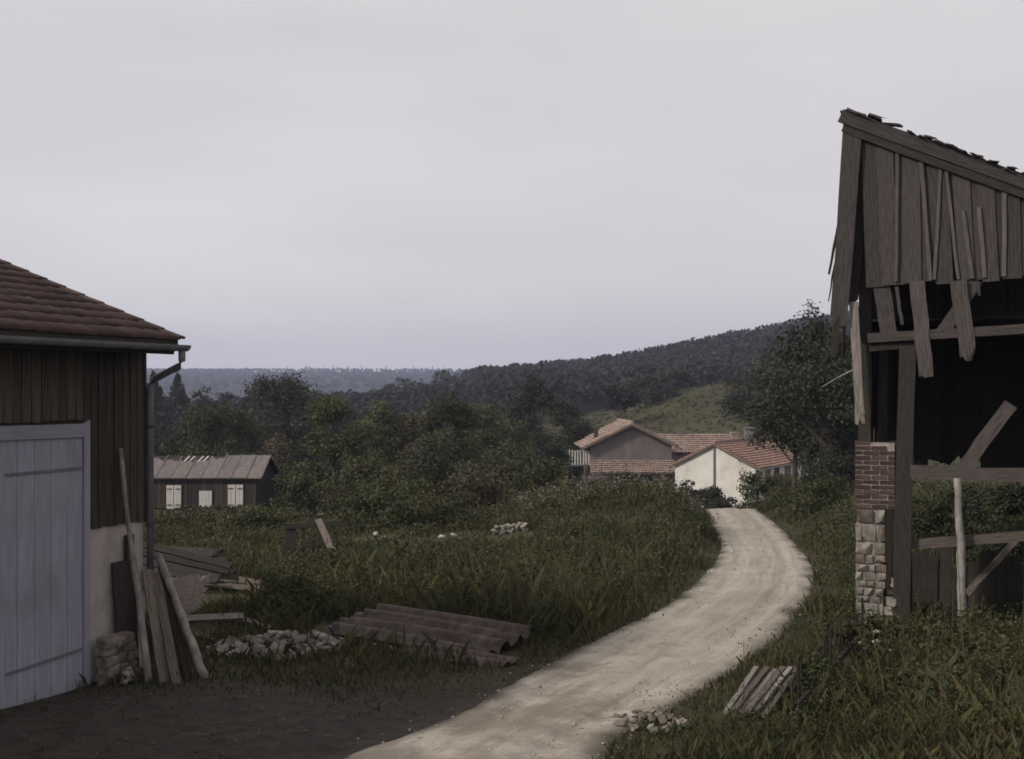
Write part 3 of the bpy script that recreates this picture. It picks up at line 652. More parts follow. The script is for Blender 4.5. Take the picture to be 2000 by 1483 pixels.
def stone_mesh(seed, sx, sy, sz, rough=0.12, mat=None, angular=True):
    r = np.random.RandomState(seed); mb = MB()
    if angular:
        vs = []
        for a_ in (-1, 1):
            for b_ in (-1, 1):
                for c_ in (-1, 1): vs.append((a_ * (1 + r.uniform(-rough, rough)), b_ * (1 + r.uniform(-rough, rough)), c_ * (1 + r.uniform(-rough, rough))))
        n_ = 26
        D = unit(r.normal(size=(n_, 3))); P = D / np.max(np.abs(D), axis=1, keepdims=True) * r.uniform(0.8, 1.02, (n_, 1))
        pts = np.vstack([np.array(vs) * 0.88, P]) * np.array([sx, sy, sz]) / 2
    else:
        D = unit(r.normal(size=(18, 3))); pts = D * r.uniform(0.75, 1.1, (18, 1)) * np.array([sx, sy, sz]) / 2
    import bmesh
    bm = bmesh.new()
    for p in pts: bm.verts.new(p)
    res = bmesh.ops.convex_hull(bm, input=bm.verts)
    bmesh.ops.delete(bm, geom=[v for v in bm.verts if not v.link_faces], context='VERTS')
    me = bpy.data.meshes.new('stone'); bm.to_mesh(me); bm.free(); me.materials.append(mat or M['stone']); return me
rows = [(0.21, 0.0, [0.26, 0.16]), (0.27, 0.0, [0.09, 0.22, 0.11]), (0.18, 0.0, [0.24, 0.18]), (0.14, 0.0, [0.14, 0.12, 0.16]), (0.11, 0.0, [0.18, 0.1, 0.16]), (0.13, 0.0, [0.1, 0.2, 0.13]), (0.1, 0, [0.16, 0.12, 0.14]), (0.12, 0, [0.12, 0.14, 0.14]), (0.1, 0, [0.2, 0.16]), (0.12, 0, [0.12, 0.2]), (0.14, 0, [0.15, 0.18]), (0.3, 0, [0.2, 0.2])]
z_ = PZB; sdx = 0
for h_, x0_, ws in rows:
    z_ -= h_; x_ = x0_
    for w_ in ws:
        sdx += 1; p = pl + BF * (x_ + w_ / 2) + BD * 0.20
        link_mesh('stone', stone_mesh(500 + sdx, w_ - 0.004, 0.46 + rnd.uniform(-.03, .03), h_ - 0.004, 0.13, M['brown_stone'] if sdx in (1, 5, 8, 10, 13) else M['stone']), pil, Vector((p.x, p.y, z_ + h_ / 2)), Euler((0, 0, yaw)))
        x_ += w_
for i in range(16):                                     # rubble still clinging behind the foot
    p = pl + BF * (0.43 + rnd.uniform(0, 0.2) * (1 - i / 16)) + BD * rnd.uniform(0.0, 0.3); zz = PZB - 1.0 - i * 0.065
    link_mesh('stone', stone_mesh(560 + i, rnd.uniform(0.1, 0.2), 0.18, rnd.uniform(0.08, 0.14), 0.1), pil, Vector((p.x, p.y, zz)), Euler((rnd.uniform(-.2, .2), rnd.uniform(-.2, .2), rnd.uniform(0, 3))))

# ------------------------------------------------------------------ tarred shed in the garden
SY = 60.0; sx1 = (500 - CX) / F * SY; sx0 = sx1 - 7.4; sz = -2.98; SE = HC + (HY - 931) / F * SY; SD = 4.5
shed = thing('garden_shed', 'long low dark shed with pale roof and three white shutters and door', 'shed', (sx1 - 3, SY, sz))
wr = SE + 0.95
mb = MB(); mb.prism([(sx1, SY + 0.03, sz), (sx1, SY + SD, sz), (sx1, SY + SD, SE), (sx1, SY + SD / 2, wr - 0.06), (sx1, SY + 0.03, SE)], (sx0 - sx1, 0, 0)); mb.build('wall', M['shed_wall'], shed)
x = sx0
while x < sx1 - 0.05:
    w_ = rnd.uniform(0.2, 0.26); x2 = min(x + w_, sx1)
    plank('wall_board', Vector(((x + x2) / 2, SY, sz)), Vector(((x + x2) / 2, SY, SE)), x2 - x - 0.015, 0.025, (0, -1, 0), M['shed_wall'], shed, warp=0.003, segs=1); x = x2
for i in range(19):
    yy = SY + 0.12 + i * 0.235; zz = SE + 0.95 * (1 - abs(yy - SY - SD / 2) / (SD / 2)) - 0.1
    plank('wall_board', Vector((sx1 + 0.015, yy, sz)), Vector((sx1 + 0.015, yy, zz)), 0.22, 0.025, (1, 0, 0), M['shed_wall'], shed, warp=0.003, segs=1)
def shutter_pair(px0, px1, py0, py1):
    a_, b_ = U(px0, py1, SY - 0.05), U(px1, py0, SY - 0.05); mid = (a_.x + b_.x) / 2
    w = MB(); w.box(((a_.x + b_.x) / 2, SY - 0.02, (a_.z + b_.z) / 2), ((b_.x - a_.x) / 2 + 0.04, 0, 0), (0, 0.02, 0), (0, 0, (b_.z - a_.z) / 2 + 0.04)); w = w.build('window', M['dark_gap'], shed)
    for l_, r_ in ((a_.x, mid - 0.012), (mid + 0.012, b_.x)):
        n_ = 2; ww = (r_ - l_) / n_
        for k_ in range(n_):
            plank('shutter_board', Vector((l_ + ww * (k_ + .5), SY - 0.06, a_.z)), Vector((l_ + ww * (k_ + .5), SY - 0.06, b_.z)), ww - 0.012, 0.03, (0, -1, 0), M['white_paint'], w, warp=0.003, segs=1)
        for q in (0.16, 0.84):
            z0 = a_.z + (b_.z - a_.z) * q; inner = l_ + 0.03 if l_ == a_.x else r_ - 0.03
            plank('strap_hinge', Vector((inner, SY - 0.085, z0)), Vector(((inner * 0.25 + (r_ if l_ == a_.x else l_) * 0.75), SY - 0.085, z0)), 0.05, 0.012, (0, -1, 0), M['iron'], w, warp=0.001, segs=1)
shutter_pair(325, 354, 948, 994); shutter_pair(445, 475, 947, 994)
a_, b_ = U(389, 1006, SY - 0.05), U(414, 959, SY - 0.05)
dr = MB(); dr.box(((a_.x + b_.x) / 2, SY - 0.02, (a_.z + b_.z) / 2), ((b_.x - a_.x) / 2 + 0.05, 0, 0), (0, 0.02, 0), (0, 0, (b_.z - a_.z) / 2 + 0.05)); dr = dr.build('door', M['dark_gap'], shed)
for k_ in range(4):
    ww = (b_.x - a_.x) / 4; plank('door_board', Vector((a_.x + ww * (k_ + .5), SY - 0.06, a_.z)), Vector((a_.x + ww * (k_ + .5), SY - 0.06, b_.z)), ww - 0.012, 0.03, (0, -1, 0), M['white_paint'], dr, warp=0.003, segs=1)
plank('door_ledge', Vector((a_.x, SY - 0.09, a_.z + 0.35)), Vector((b_.x, SY - 0.09, a_.z + 0.35)), 0.1, 0.02, (0, -1, 0), M['white_paint'], dr, segs=1)
# roof panels with lapped seams; some fall short of the ridge
rz0 = SE - 0.09; rp = 0.95 / (SD / 2)
sn = Vector((0, -rp, 1)).normalized()
sroof = MB(); sroof.prism([(sx1 + 0.28, SY - 0.18, rz0 - 0.02), (sx1 + 0.28, SY + SD / 2, wr + 0.0), (sx1 + 0.28, SY + SD + 0.2, rz0 - 0.02), (sx1 + 0.28, SY + SD + 0.2, rz0 - 0.08), (sx1 + 0.28, SY + SD / 2, wr - 0.06), (sx1 + 0.28, SY - 0.18, rz0 - 0.08)], (sx0 - sx1 - 0.5, 0, 0))
sroof = sroof.build('roof', M['dark_wood'], shed)
x = sx1 + 0.33; k = 0
short = {4: 0.30, 5: 0.34, 6: 0.3, 7: 0.2, 3: 0.05}
while x > sx0 - 0.3:
    w_ = 0.79; cut = short.get(k, 0.0)
    p0 = Vector((x - w_ / 2, SY - 0.22, rz0 + 0.01)); p1 = Vector((x - w_ / 2, SY + SD / 2 - cut * 1.4, wr + 0.03 - cut * 1.4 * rp))
    plank('roof_panel', p0 + sn * 0.012 * (k % 2), p1 + sn * 0.012 * (k % 2), w_ + 0.03, 0.015, sn, M['shed_roof'], sroof, broken=1 if cut else 0, warp=0.008, seed=700 + k)
    plank('roof_batten', p0 + Vector((w_ / 2 - 0.02, 0, 0.035)), p1 + Vector((w_ / 2 - 0.02, 0.25 * (cut > 0), 0.035 + 0.1 * (cut > 0))), 0.045, 0.03, sn, M['pale_wood'] if k % 3 == 1 or cut else M['shed_roof'], sroof, warp=0.004, seed=800 + k)
    x -= w_; k += 1
for xx in (395, 405, 378, 368):
    p = U(xx, 897, SY + SD / 2 - 0.3); plank('bare_lath', p + Vector((-0.12, -0.35, -0.1)), p + Vector((0.0, 0.25, 0.14)), 0.07, 0.03, sn, M['white_paint'], sroof, segs=1)

# ------------------------------------------------------------------ village houses
def slope_roof(name, e0, e1, r0_, r1_, thick, mat, parent, course=0.34, seed=1, wave=0.02):
    """tiled slope between the eave e0-e1 and the ridge r0-r1: lapped courses with an uneven, fluted surface"""
    e0, e1, r0_, r1_ = map(Vector, (e0, e1, r0_, r1_)); rs = np.random.RandomState(seed)
    L1 = (r0_ - e0).length; nr = max(2, int(round(L1 / course))); ncol = max(8, int((e1 - e0).length / 0.12))
    n_ = (e1 - e0).cross(r0_ - e0).normalized(); n_ = n_ if n_.z > 0 else -n_
    mb = MB(); sag = rs.uniform(-1, 1, 6)
    for r_ in range(nr):
        for k_, q in enumerate((r_ / nr, (r_ + 1.06) / nr)):
            for c_ in range(ncol + 1):
                f = c_ / ncol; p = e0.lerp(r0_, min(q, 1)).lerp(e1.lerp(r1_, min(q, 1)), f)
                h_ = (0.10 if k_ == 0 else 0.015) + wave * math.sin(c_ * math.pi) + wave * (1 if c_ % 2 else -1) + rs.uniform(-0.012, 0.012) + 0.03 * math.sin(f * 7 + sag[0]) * sag[1]
                mb.v.append(tuple(p + n_ * h_))
    m_ = ncol + 1
    for r_ in range(nr):
        b = r_ * 2 * m_
        for c_ in range(ncol):
            mb.f.append((b + c_, b + c_ + 1, b + m_ + c_ + 1, b + m_ + c_))
            if r_: mb.f.append((b + c_, b + c_ + 1, b - m_ + c_ + 1, b - m_ + c_))
    mb.prism([e0 - n_ * 0.0, e1, r1_, r0_], n_ * -thick)
    return mb.build(name, mat, parent)

def house(name, label, P_r, fd, width, length, base, eave, ridge, wall_mat, tile_mat, ov_g=0.35, ov_e=0.35, seed=1):
    """gabled house: P_r its near right corner in plan, fd the gable wall's direction to the right, depth runs away from the viewer"""
    fd = Vector((fd[0], fd[1], 0)).normalized(); dd = Vector((-fd.y, fd.x, 0)); P = Vector((P_r[0], P_r[1], 0))
    h = thing(name, label, 'house', (P.x, P.y, base))
    z = lambda v, zz: Vector((v.x, v.y, zz)); Lc = P - fd * width; mid = P - fd * width / 2
    mb = MB(); mb.prism([z(P, base), z(Lc, base), z(Lc, eave), z(mid, ridge), z(P, eave)], dd * length); mb.build('wall', M[wall_mat], h)
    k = (ridge - eave) / (width / 2)
    f0 = mid - dd * ov_g; f1 = mid + dd * (length + ov_g); lift = 0.09
    eR0, eR1 = P + fd * ov_e - dd * ov_g, P + fd * ov_e + dd * (length + ov_g); eL0, eL1 = Lc - fd * ov_e - dd * ov_g, Lc - fd * ov_e + dd * (length + ov_g)
    ze = eave - k * ov_e + lift; rz = ridge + lift
    rt = slope_roof('roof', z(eR0, ze), z(eR1, ze), z(f0, rz), z(f1, rz), 0.06, M[tile_mat], h, seed=seed)
    slope_roof('roof_slope', z(eL0, ze), z(eL1, ze), z(f0, rz), z(f1, rz), 0.06, M[tile_mat], rt, seed=seed + 1)
    MB().tube([z(f0, rz + 0.06), z(f1, rz + 0.06)], [0.14, 0.14], 8).build('ridge_tiles', M[tile_mat], rt)
    for a_, b_ in ((eR0, f0), (eL0, f0)):
        plank('barge_board', z(a_ + dd * 0.03, ze - 0.12), z(b_ + dd * 0.03, rz - 0.12), 0.16, 0.04, dd, M['mid_wood'], rt, segs=2)
    for s in (-0.62, 0.62, 0.0):
        q = mid + fd * (s * width / 2); plank('purlin_end', z(q - dd * (ov_g - 0.05), ridge - abs(s) * (ridge - eave) - 0.1), z(q + dd * 0.1, ridge - abs(s) * (ridge - eave) - 0.1), 0.14, 0.16, UP, M['dark_wood'], h, segs=1)
    return h, P, fd, dd, mid

def chimney(parent, p, z0, z1, w=0.5, mat='stone'):
    mb = MB(); mb.box((p.x, p.y, (z0 + z1) / 2), (w / 2, 0, 0), (0, w / 2, 0), (0, 0, (z1 - z0) / 2)); mb.box((p.x, p.y, z1 + 0.06), (w / 2 + 0.06, 0, 0), (0, w / 2 + 0.06, 0), (0, 0, 0.058))
    return mb.build('chimney', M[mat], parent)

# white gable at the end of the lane
wh, P, fd, dd, mid = house('white_house', 'whitewashed one-storey house with red roof where the lane ends', (17.75, 84.0), (0.866, -0.5), 6.25, 13.5, -6.2, -2.0, -0.42, 'white_wall', 'red_tile', 0.22, 0.4, 11)
q = mid - dd * 0.07; MB().tube([Vector((q.x, q.y, -6.1)), Vector((q.x, q.y, -0.62))], [0.07, 0.07], 8).build('wall_pipe', M['zinc'], wh)
chimney(wh, mid + dd * 6.5 + fd * 0.5, -1.0, 0.55, 0.7, 'grey_wall')
for s, w_, kind in ((0.25, 0.5, 'dark_gap'), (2.2, 1.3, 'grey_wall'), (4.6, 1.1, 'dark_gap'), (7.2, 1.6, 'grey_wall'), (9.6, 1.0, 'dark_gap'), (11.8, 1.2, 'grey_wall')):
    q = P + dd * (s + w_ / 2) + fd * 0.02
    f_ = MB().box(Vector((q.x, q.y, -3.4)), dd * w_ / 2, fd * 0.03, UP * 1.15).build('shutter_door', M[kind], wh)
MB().tube([Vector((P.x, P.y, -2.2)) + fd * 0.5 - dd * 0.2, Vector((P.x, P.y, -2.2)) + fd * 0.52 + dd * 13.6], [0.07, 0.07], 6).build('gutter', M['zinc'], wh)
MB().tube([Vector((P.x, P.y, -2.3)) + fd * 0.5 - dd * 0.15, Vector((P.x, P.y, -2.65)) + fd * 0.05 - dd * 0.1], [0.05, 0.05], 6).build('drainpipe', M['zinc'], wh)

# grey house with the lean-to
GYY = 92.0; gR = (1312 - CX) / F * GYY; gw = (1312 - 1153) / F * GYY
gh, P, fd, dd, mid = house('grey_house', 'grey rendered house with lean-to porch roof above the weedy bank', (gR, GYY), (1, 0.02), gw, 8.5, -6.4, HC + (HY - 868) / F * GYY, HC + (HY - 829) / F * GYY, 'grey_wall', 'far_tile', 0.5, 0.75, 21)
zt, zb = HC + (HY - 899) / F * (GYY), HC + (HY - 924) / F * (GYY - 2.0)
lt = slope_roof('porch_roof', (gR - gw - 0.1, GYY - 2.0, zb), (gR + 0.2, GYY - 2.0, zb), (gR - gw - 0.1, GYY - 0.02, zt), (gR + 0.2, GYY - 0.02, zt), 0.06, M['far_tile'], gh, seed=31)
for q in (0.02, 0.35, 0.66, 0.98):
    xx = gR - gw + gw * q; plank('porch_post', Vector((xx, GYY - 1.85, -6.3)), Vector((xx, GYY - 1.85, zb - 0.05)), 0.16, 0.16, (0, -1, 0), M['pale_wood'] if q < 0.1 else M['dark_wood'], gh, segs=1)
MB().box((gR - gw / 2, GYY - 0.06, -3.9), (gw / 2, 0, 0), (0, 0.04, 0), (0, 0, 0.9)).build('porch_shade_panel', M['dark_wood'], gh)  # dark sheet standing in for the shaded opening under the lean-to
chimney(gh, Vector((gR - gw + 0.6, GYY + 2.0, 0)), -0.6, 0.45, 0.35, 'barn_beam')
# railed platform left of it
bx0, bx1 = (1105 - CX) / F * GYY, (1152 - CX) / F * GYY; bz0, bz1 = HC + (HY - 908) / F * GYY, HC + (HY - 879) / F * GYY
pf = MB().box(((bx0 + bx1) / 2, GYY + 0.9, bz0 - 0.07), ((bx1 - bx0) / 2, 0, 0), (0, 0.95, 0), (0, 0, 0.06)).build('platform', M['mid_wood'], gh)
n_ = 9
for i in range(n_):
    xx = bx0 + 0.08 + (bx1 - bx0 - 0.16) * i / (n_ - 1); plank('railing_slat', Vector((xx, GYY, bz0)), Vector((xx + rnd.uniform(-.03, .03), GYY, bz1 + rnd.uniform(-.06, .02))), 0.11, 0.025, (0, -1, 0), M['white_paint'], pf, segs=1)
plank('rail', Vector((bx0, GYY + 0.04, bz1 - 0.12)), Vector((bx1, GYY + 0.04, bz1 - 0.12)), 0.08, 0.04, (0, -1, 0), M['pale_wood'], pf, segs=1)
for xx in (bx0 + 0.1, bx1 - 0.1): plank('platform_post', Vector((xx, GYY + 0.1, -6.4)), Vector((xx, GYY + 0.1, bz0 - 0.12)), 0.13, 0.13, (0, -1, 0), M['pale_wood'] if xx < bx1 - 0.5 else M['dark_wood'], pf, segs=1)

# house behind the two, long pale roof
def long_house(name, label, px0, px1, py_r, py_e, Yf, base, tile, seed, wall='grey_wall', half=2.6):
    x0, x1 = (px0 - CX) / F * Yf, (px1 - CX) / F * Yf; ze = HC + (HY - py_e) / F * Yf; zr = HC + (HY - py_r) / F * (Yf + half)
    h = thing(name, label, 'house', ((x0 + x1) / 2, Yf, base))
    mb = MB(); mb.prism([(x0 + 0.2, Yf + 0.3, base), (x0 + 0.2, Yf + 2 * half - 0.3, base), (x0 + 0.2, Yf + 2 * half - 0.3, ze), (x0 + 0.2, Yf + half, zr - 0.15), (x0 + 0.2, Yf + 0.3, ze)], (x1 - x0 - 0.4, 0, 0)); mb.build('wall', M[wall], h)
    rt = slope_roof('roof', (x0, Yf, ze), (x1, Yf, ze), (x0, Yf + half, zr), (x1, Yf + half, zr), 0.06, M[tile], h, seed=seed)
    slope_roof('roof_slope', (x0, Yf + 2 * half, ze), (x1, Yf + 2 * half, ze), (x0, Yf + half, zr), (x1, Yf + half, zr), 0.06, M[tile], rt, seed=seed + 1)
    return h, x0, x1, ze, zr
h, x0, x1, ze, zr = long_house('village_house', 'house with pale tiled roof rising behind the white gable', 1288, 1442, 848, 884, 101.0, -6.6, 'far_tile', 41)
chimney(h, Vector(((1331 - CX) / F * 103, 103.6, 0)), zr - 0.4, zr + 0.35, 0.5, 'grey_wall')
chimney(h, Vector(((1432 - CX) / F * 103, 102.6, 0)), zr - 0.7, zr + 0.1, 0.6, 'far_tile')
h, x0, x1, ze, zr = long_house('village_house', 'low house with tiled roof glimpsed between tree trunk and brick pillar', 1588, 1790, 887, 914, 98.0, -6.4, 'far_tile', 51, 'white_wall', 2.2)
for i in range(7):
    xx = x0 + 0.7 + i * 1.2; MB().box((xx, 98.27, ze - 0.9), (0.28, 0, 0), (0, 0.03, 0), (0, 0, 0.6)).build('window', M['dark_gap'], h)

# ------------------------------------------------------------------ things lying about in the yard
pole('leaning_pole', [on(*G(291, 1337)), Vector((-4.36, 13.42, 1.05)), Vector((-4.50, 13.52, 1.75)), Vector((-4.63, 13.62, 2.66))], 0.047, 0.026, M['birch'], None, 8, 11)
tag(bpy.context.scene.objects['leaning_pole'], 'tall thin crooked pale pole leaning against the timber siding', 'pole')
o = pole('leaning_pole', [on(*G(402, 1332)), on(*G(402, 1332)).lerp(Vector((-4.33, 14.13, 1.32)), 0.5) + Vector((0.01, 0, -0.03)), Vector((-4.33, 14.13, 1.32))], 0.055, 0.045, M['birch'], None, 8, 12)
tag(o, 'thick pale pole slanting outermost from the building corner towards the stones', 'pole')
def lean(label, cat, foot, top, w, t, mat, face, seed, name='leaning_plank', broken=0):
    o = plank(name, foot, top, w, t, face, M[mat], None, broken, 0.006, 5, seed); return tag(o, label, cat)
lean('broad dark board standing upright against the plaster wall by the pole', 'board', wl(0.42, 0.10, tz(-4.5, 13.6) - 0.03), wl(0.40, 0.03, 1.32), 0.22, 0.03, 'dark_wood', WN, 71)
lean('narrow dark board standing higher beside the broad board on the wall', 'board', wl(0.6, 0.09, tz(-4.5, 13.6) - 0.03), wl(0.57, 0.03, 1.62), 0.14, 0.03, 'dark_wood', WN, 72)
lean('brown board leaning innermost of the three between pale poles', 'board', on(*G(322, 1338), -0.01), Vector((-4.42, 13.92, 1.18)), 0.12, 0.035, 'mid_wood', (0.6, -0.8, 0.3), 73)
lean('brown board leaning in the middle between the pale poles', 'board', on(*G(345, 1340), -0.01), Vector((-4.34, 14.02, 1.12)), 0.11, 0.035, 'mid_wood', (0.6, -0.8, 0.3), 74)
lean('dark board leaning just inside the thick outer pole', 'board', on(*G(368, 1330), -0.01), Vector((-4.30, 14.12, 1.2)), 0.09, 0.035, 'dark_wood', (0.6, -0.8, 0.3), 75)

def heap(name, label, cat, cx, cy, rx, ry, h, n, smin, smax, seed, mats, rot=0.0):
    r = random.Random(seed); root = thing(name, label, cat, (cx, cy, tz(cx, cy)))
    pool = [stone_mesh(seed * 50 + i, 1, r.uniform(0.6, 0.95), r.uniform(0.45, 0.8), 0.2, mats[i % len(mats)], i % 3 != 0) for i in range(14)]
    for i in range(n):
        a_ = r.uniform(0, 2 * math.pi); q = math.sqrt(r.random()); x_ = rx * q * math.cos(a_); y_ = ry * q * math.sin(a_)
        x_, y_ = x_ * math.cos(rot) - y_ * math.sin(rot), x_ * math.sin(rot) + y_ * math.cos(rot)
        s = smin + (smax - smin) * r.random() ** 2.0 * 1.15; z_ = tz(cx + x_, cy + y_) + h * (1 - q ** 1.6) * r.uniform(0.55, 1.0) + s * 0.22
        link_mesh('stone', r.choice(pool), root, (cx + x_, cy + y_, z_), Euler((r.uniform(-.5, .5), r.uniform(-.5, .5), r.uniform(0, 6))), (s, s, s))
    return root
x_, y_ = G(540, 1268)
heap('stone_pile', 'low pile of pale broken stones on the dark grass', 'stones', x_, y_, 1.05, 0.8, 0.22, 240, 0.06, 0.17, 3, [M['stone'], M['stone'], M['brown_stone'], M['stone'], M['brown_stone']], -0.25)
x_, y_ = G(1275, 1414)
heap('stone_rubble', 'small spill of pale rubble at the near edge of the lane', 'stones', x_, y_, 0.4, 0.45, 0.07, 85, 0.03, 0.10, 4, [M['stone'], M['brown_stone']])
# stack of rough stones beside the door
st = thing('stone_stack', 'small stack of rough stones beside the pale door', 'stones', wl(0.12, 0.2, tz(-4.7, 13.3)))
for i in range(15):
    lv = i // 3; p = wl(0.05 + 0.17 * (i % 3) * (1 - 0.08 * lv) + rnd.uniform(-.02, .02), 0.17 + rnd.uniform(-.02, .05), tz(-4.7, 13.3) + 0.05 + lv * 0.105)
    link_mesh('stone', stone_mesh(900 + i, 0.2, 0.2, 0.11, 0.12, M['stone'] if i % 3 == 0 else M['brown_stone']), st, p, Euler((rnd.uniform(-.1, .1), rnd.uniform(-.1, .1), rnd.uniform(0.9, 1.4))))
x_, y_ = G(225, 1340)
heap('stone_rubble', 'few brownish stones fallen at the foot of the wall beside the leaning poles', 'stones', x_ + 0.02, y_ + 0.1, 0.22, 0.2, 0.16, 16, 0.08, 0.17, 6, [M['stone'], M['brown_stone']])

def corrugated(name, label, c0, along, across, length, waves, pitch, amp, mat, bend=0.0, seed=1, group=None, thick=0.008):
    """corrugated sheet: corrugations run ALONG; c0 the near left corner"""
    c0 = Vector(c0); al = Vector(along).normalized(); ac = Vector(across); ac = (ac - ac.dot(al) * al).normalized(); nn = al.cross(ac); nn = nn if nn.z > 0 else -nn
    r = random.Random(seed); nu, nv = 10, waves * 12; mb = MB()
    for s_ in (0, -thick):
        for i in range(nu + 1):
            for j in range(nv + 1):
                f = i / nu; w_ = j / nv * waves * pitch
                mb.v.append(tuple(c0 + al * (f * length + 0.02 * math.sin(j * 0.7 + seed)) * 1.0 + ac * w_ + nn * (amp * math.cos(2 * math.pi * j / 12 + math.pi) + bend * math.sin(f * math.pi) + s_ + 0.012 * math.sin(3 * f + j * 0.21 + seed))))
    m_ = (nu + 1) * (nv + 1)
    I = lambda i, j: i * (nv + 1) + j
    for i in range(nu):
        for j in range(nv):
            mb.f.append((I(i, j), I(i + 1, j), I(i + 1, j + 1), I(i, j + 1))); mb.f.append((m_ + I(i, j), m_ + I(i, j + 1), m_ + I(i + 1, j + 1), m_ + I(i + 1, j)))
    for i in range(nu):
        for j in (0, nv): mb.f.append((I(i, j), m_ + I(i, j), m_ + I(i + 1, j), I(i + 1, j)))
    for j in range(nv):
        for i in (0, nu): mb.f.append((I(i, j), I(i, j + 1), m_ + I(i, j + 1), m_ + I(i, j)))
    o = mb.build(name, M[mat], None, smooth=True, own_origin=True); return tag(o, label, 'metal sheet', group)
al = Vector((2.45, -1.62, 0)).normalized(); ac = Vector((0.30, 0.93, 0.13))
zc = lambda x, y, d: Vector((x, y, tz(x, y) + d))
corrugated('corrugated_sheet', 'rusty corrugated sheet lying on top of the pile beside the lane', zc(-2.62, 16.35, 0.17), al + Vector((0, 0, -0.02)), ac, 2.72, 4, 0.33, 0.055, 'rust', 0.02, 1)
corrugated('corrugated_sheet', 'rusty corrugated sheet underneath, sticking out at the left of the pile', zc(-2.95, 16.15, 0.05), al + Vector((0, 0, 0.0)), ac, 2.6, 4, 0.34, 0.055, 'rust', 0.0, 2)
corrugated('corrugated_sheet', 'bent lowest corrugated sheet with its near edge on the dark grass', zc(-1.7, 15.25, 0.02), al + Vector((0, 0, 0.015)), Vector((0.3, 0.93, 0.06)), 1.9, 2, 0.22, 0.03, 'rust', 0.02, 3)
for i in range(5):
    q = zc(-2.2 + 0.45 * i, 16.5 - 0.2 * i, 0.0) + Vector((0.25, 0.75, 0.06))
    if i in (1, 3): tag(link_mesh('prop_stone', stone_mesh(950 + i, 0.3, 0.25, 0.16, 0.12), None, q), ['', 'stone propping the corrugated sheets at their left end', '', 'stone propping the corrugated sheets at their lane end'][i], 'stone')
# dark stack of sheets behind the leaning poles
for i in range(4):
    c = U(262 - 3 * i, 1142 - 12 * i, 22.5 + 0.5 * i); x_, y_ = c.x, c.y
    corrugated('corrugated_sheet', ['lowest dark corrugated sheet of the stack behind the leaning poles', 'second dark corrugated sheet up in the stack behind the leaning poles', 'third dark corrugated sheet up in the stack behind the leaning poles', 'top dark corrugated sheet of the stack behind the leaning poles'][i],
               (x_, y_, tz(x_, y_) + 0.10 + 0.13 * i), Vector((1, -0.12, -0.05)), Vector((0.05, 1, 0.12)), 2.0 - 0.12 * i, 6, 0.17, 0.034, 'dark_sheet', 0.01, 20 + i)
    if i == 0:
        for k_, xx in enumerate((0.3, 1.4)):
            b = Vector((x_ + xx, y_ + 0.05, tz(x_ + xx, y_ + 0.05) - 0.03)); o = MB().box(b + Vector((0, 0.5, 0.05)), (0.07, 0, 0), (0, 0.5, 0), (0, 0, 0.07)).build('bearer', M['dark_wood'], None, own_origin=True)
            tag(o, ['left timber bearer under the dark stacked sheets', 'right timber bearer under the dark stacked sheets'][k_], 'timber')
c0, c1 = U(438, 1128, 22.2), U(522, 1142, 21.8)
lean('pale-edged beam end jutting right from the dark stacked sheets', 'beam', U(400, 1124, 22.6), c1, 0.13, 0.12, 'mid_wood', (0, -1, 0.3), 81, 'timber_beam')
lean('thin board under the jutting beam by the dark stacked sheets', 'board', U(405, 1140, 22.0), U(520, 1152, 21.4), 0.1, 0.03, 'mid_wood', (0, -1, 0.5), 82, 'timber_board')
for k_, (a_, b_, w_, lab) in enumerate((((270, 1062), (452, 1106), 0.14, 'uppermost'), ((265, 1078), (448, 1118), 0.12, 'second'), ((262, 1094), (430, 1128), 0.13, 'third'), ((262, 1108), (425, 1136), 0.12, 'lowest'))):
    lean(lab + ' of the long dark boards sloping right over the stacked sheets', 'board', U(*a_, 22.9 - 0.25 * k_), U(*b_, 22.3 - 0.25 * k_), w_, 0.05, 'dark_wood', (0, -0.7, 0.7), 83 + k_, 'timber_board')
# ragged mat propped behind the poles
mb = MB(); nu, nv = 12, 8; P00, P10, P11, P01 = U(296, 1130, 18.6), U(400, 1126, 18.9), U(384, 1186, 18.2), U(330, 1206, 17.9)
for s_ in (0, 0.03):
    for i in range(nu + 1):
        for j in range(nv + 1):
            p = P00.lerp(P10, i / nu).lerp(P01.lerp(P11, i / nu), j / nv)
            mb.v.append(tuple(p + Vector((0, 0.10 * math.sin(i / nu * 3.1) * -1 + s_, 0.02 * math.sin(i * 1.7 + j)))))
m_ = (nu + 1) * (nv + 1); I = lambda i, j: i * (nv + 1) + j
for i in range(nu):
    for j in range(nv):
        mb.f.append((I(i, j), I(i + 1, j), I(i + 1, j + 1), I(i, j + 1))); mb.f.append((m_ + I(i, j), m_ + I(i, j + 1), m_ + I(i + 1, j + 1), m_ + I(i + 1, j)))
mat_o = thing('straw_mat', 'pale ragged matted sheet propped behind the leaning poles', 'mat', (P01.x, P01.y, tz(P01.x, P01.y)))
mb.build('backing', M['straw'], mat_o)
rs = np.random.RandomState(5); N = 900; u_, v_ = rs.uniform(0, 1, N), rs.uniform(0, 1, N)
A = np.array(P00)[None] * ((1 - u_) * (1 - v_))[:, None] + np.array(P10)[None] * (u_ * (1 - v_))[:, None] + np.array(P01)[None] * ((1 - u_) * v_)[:, None] + np.array(P11)[None] * (u_ * v_)[:, None]
A[:, 1] -= 0.10 * np.sin(u_ * 3.1) + rs.uniform(0.0, 0.03, N)
dirv = unit(np.stack([rs.normal(1, 0.35, N), rs.normal(0, 0.1, N), rs.normal(0.25, 0.35, N)], 1)); ln = rs.uniform(0.05, 0.15, N)[:, None]; sd_ = unit(np.cross(dirv, np.array([[0, 1, 0]]))) * 0.009
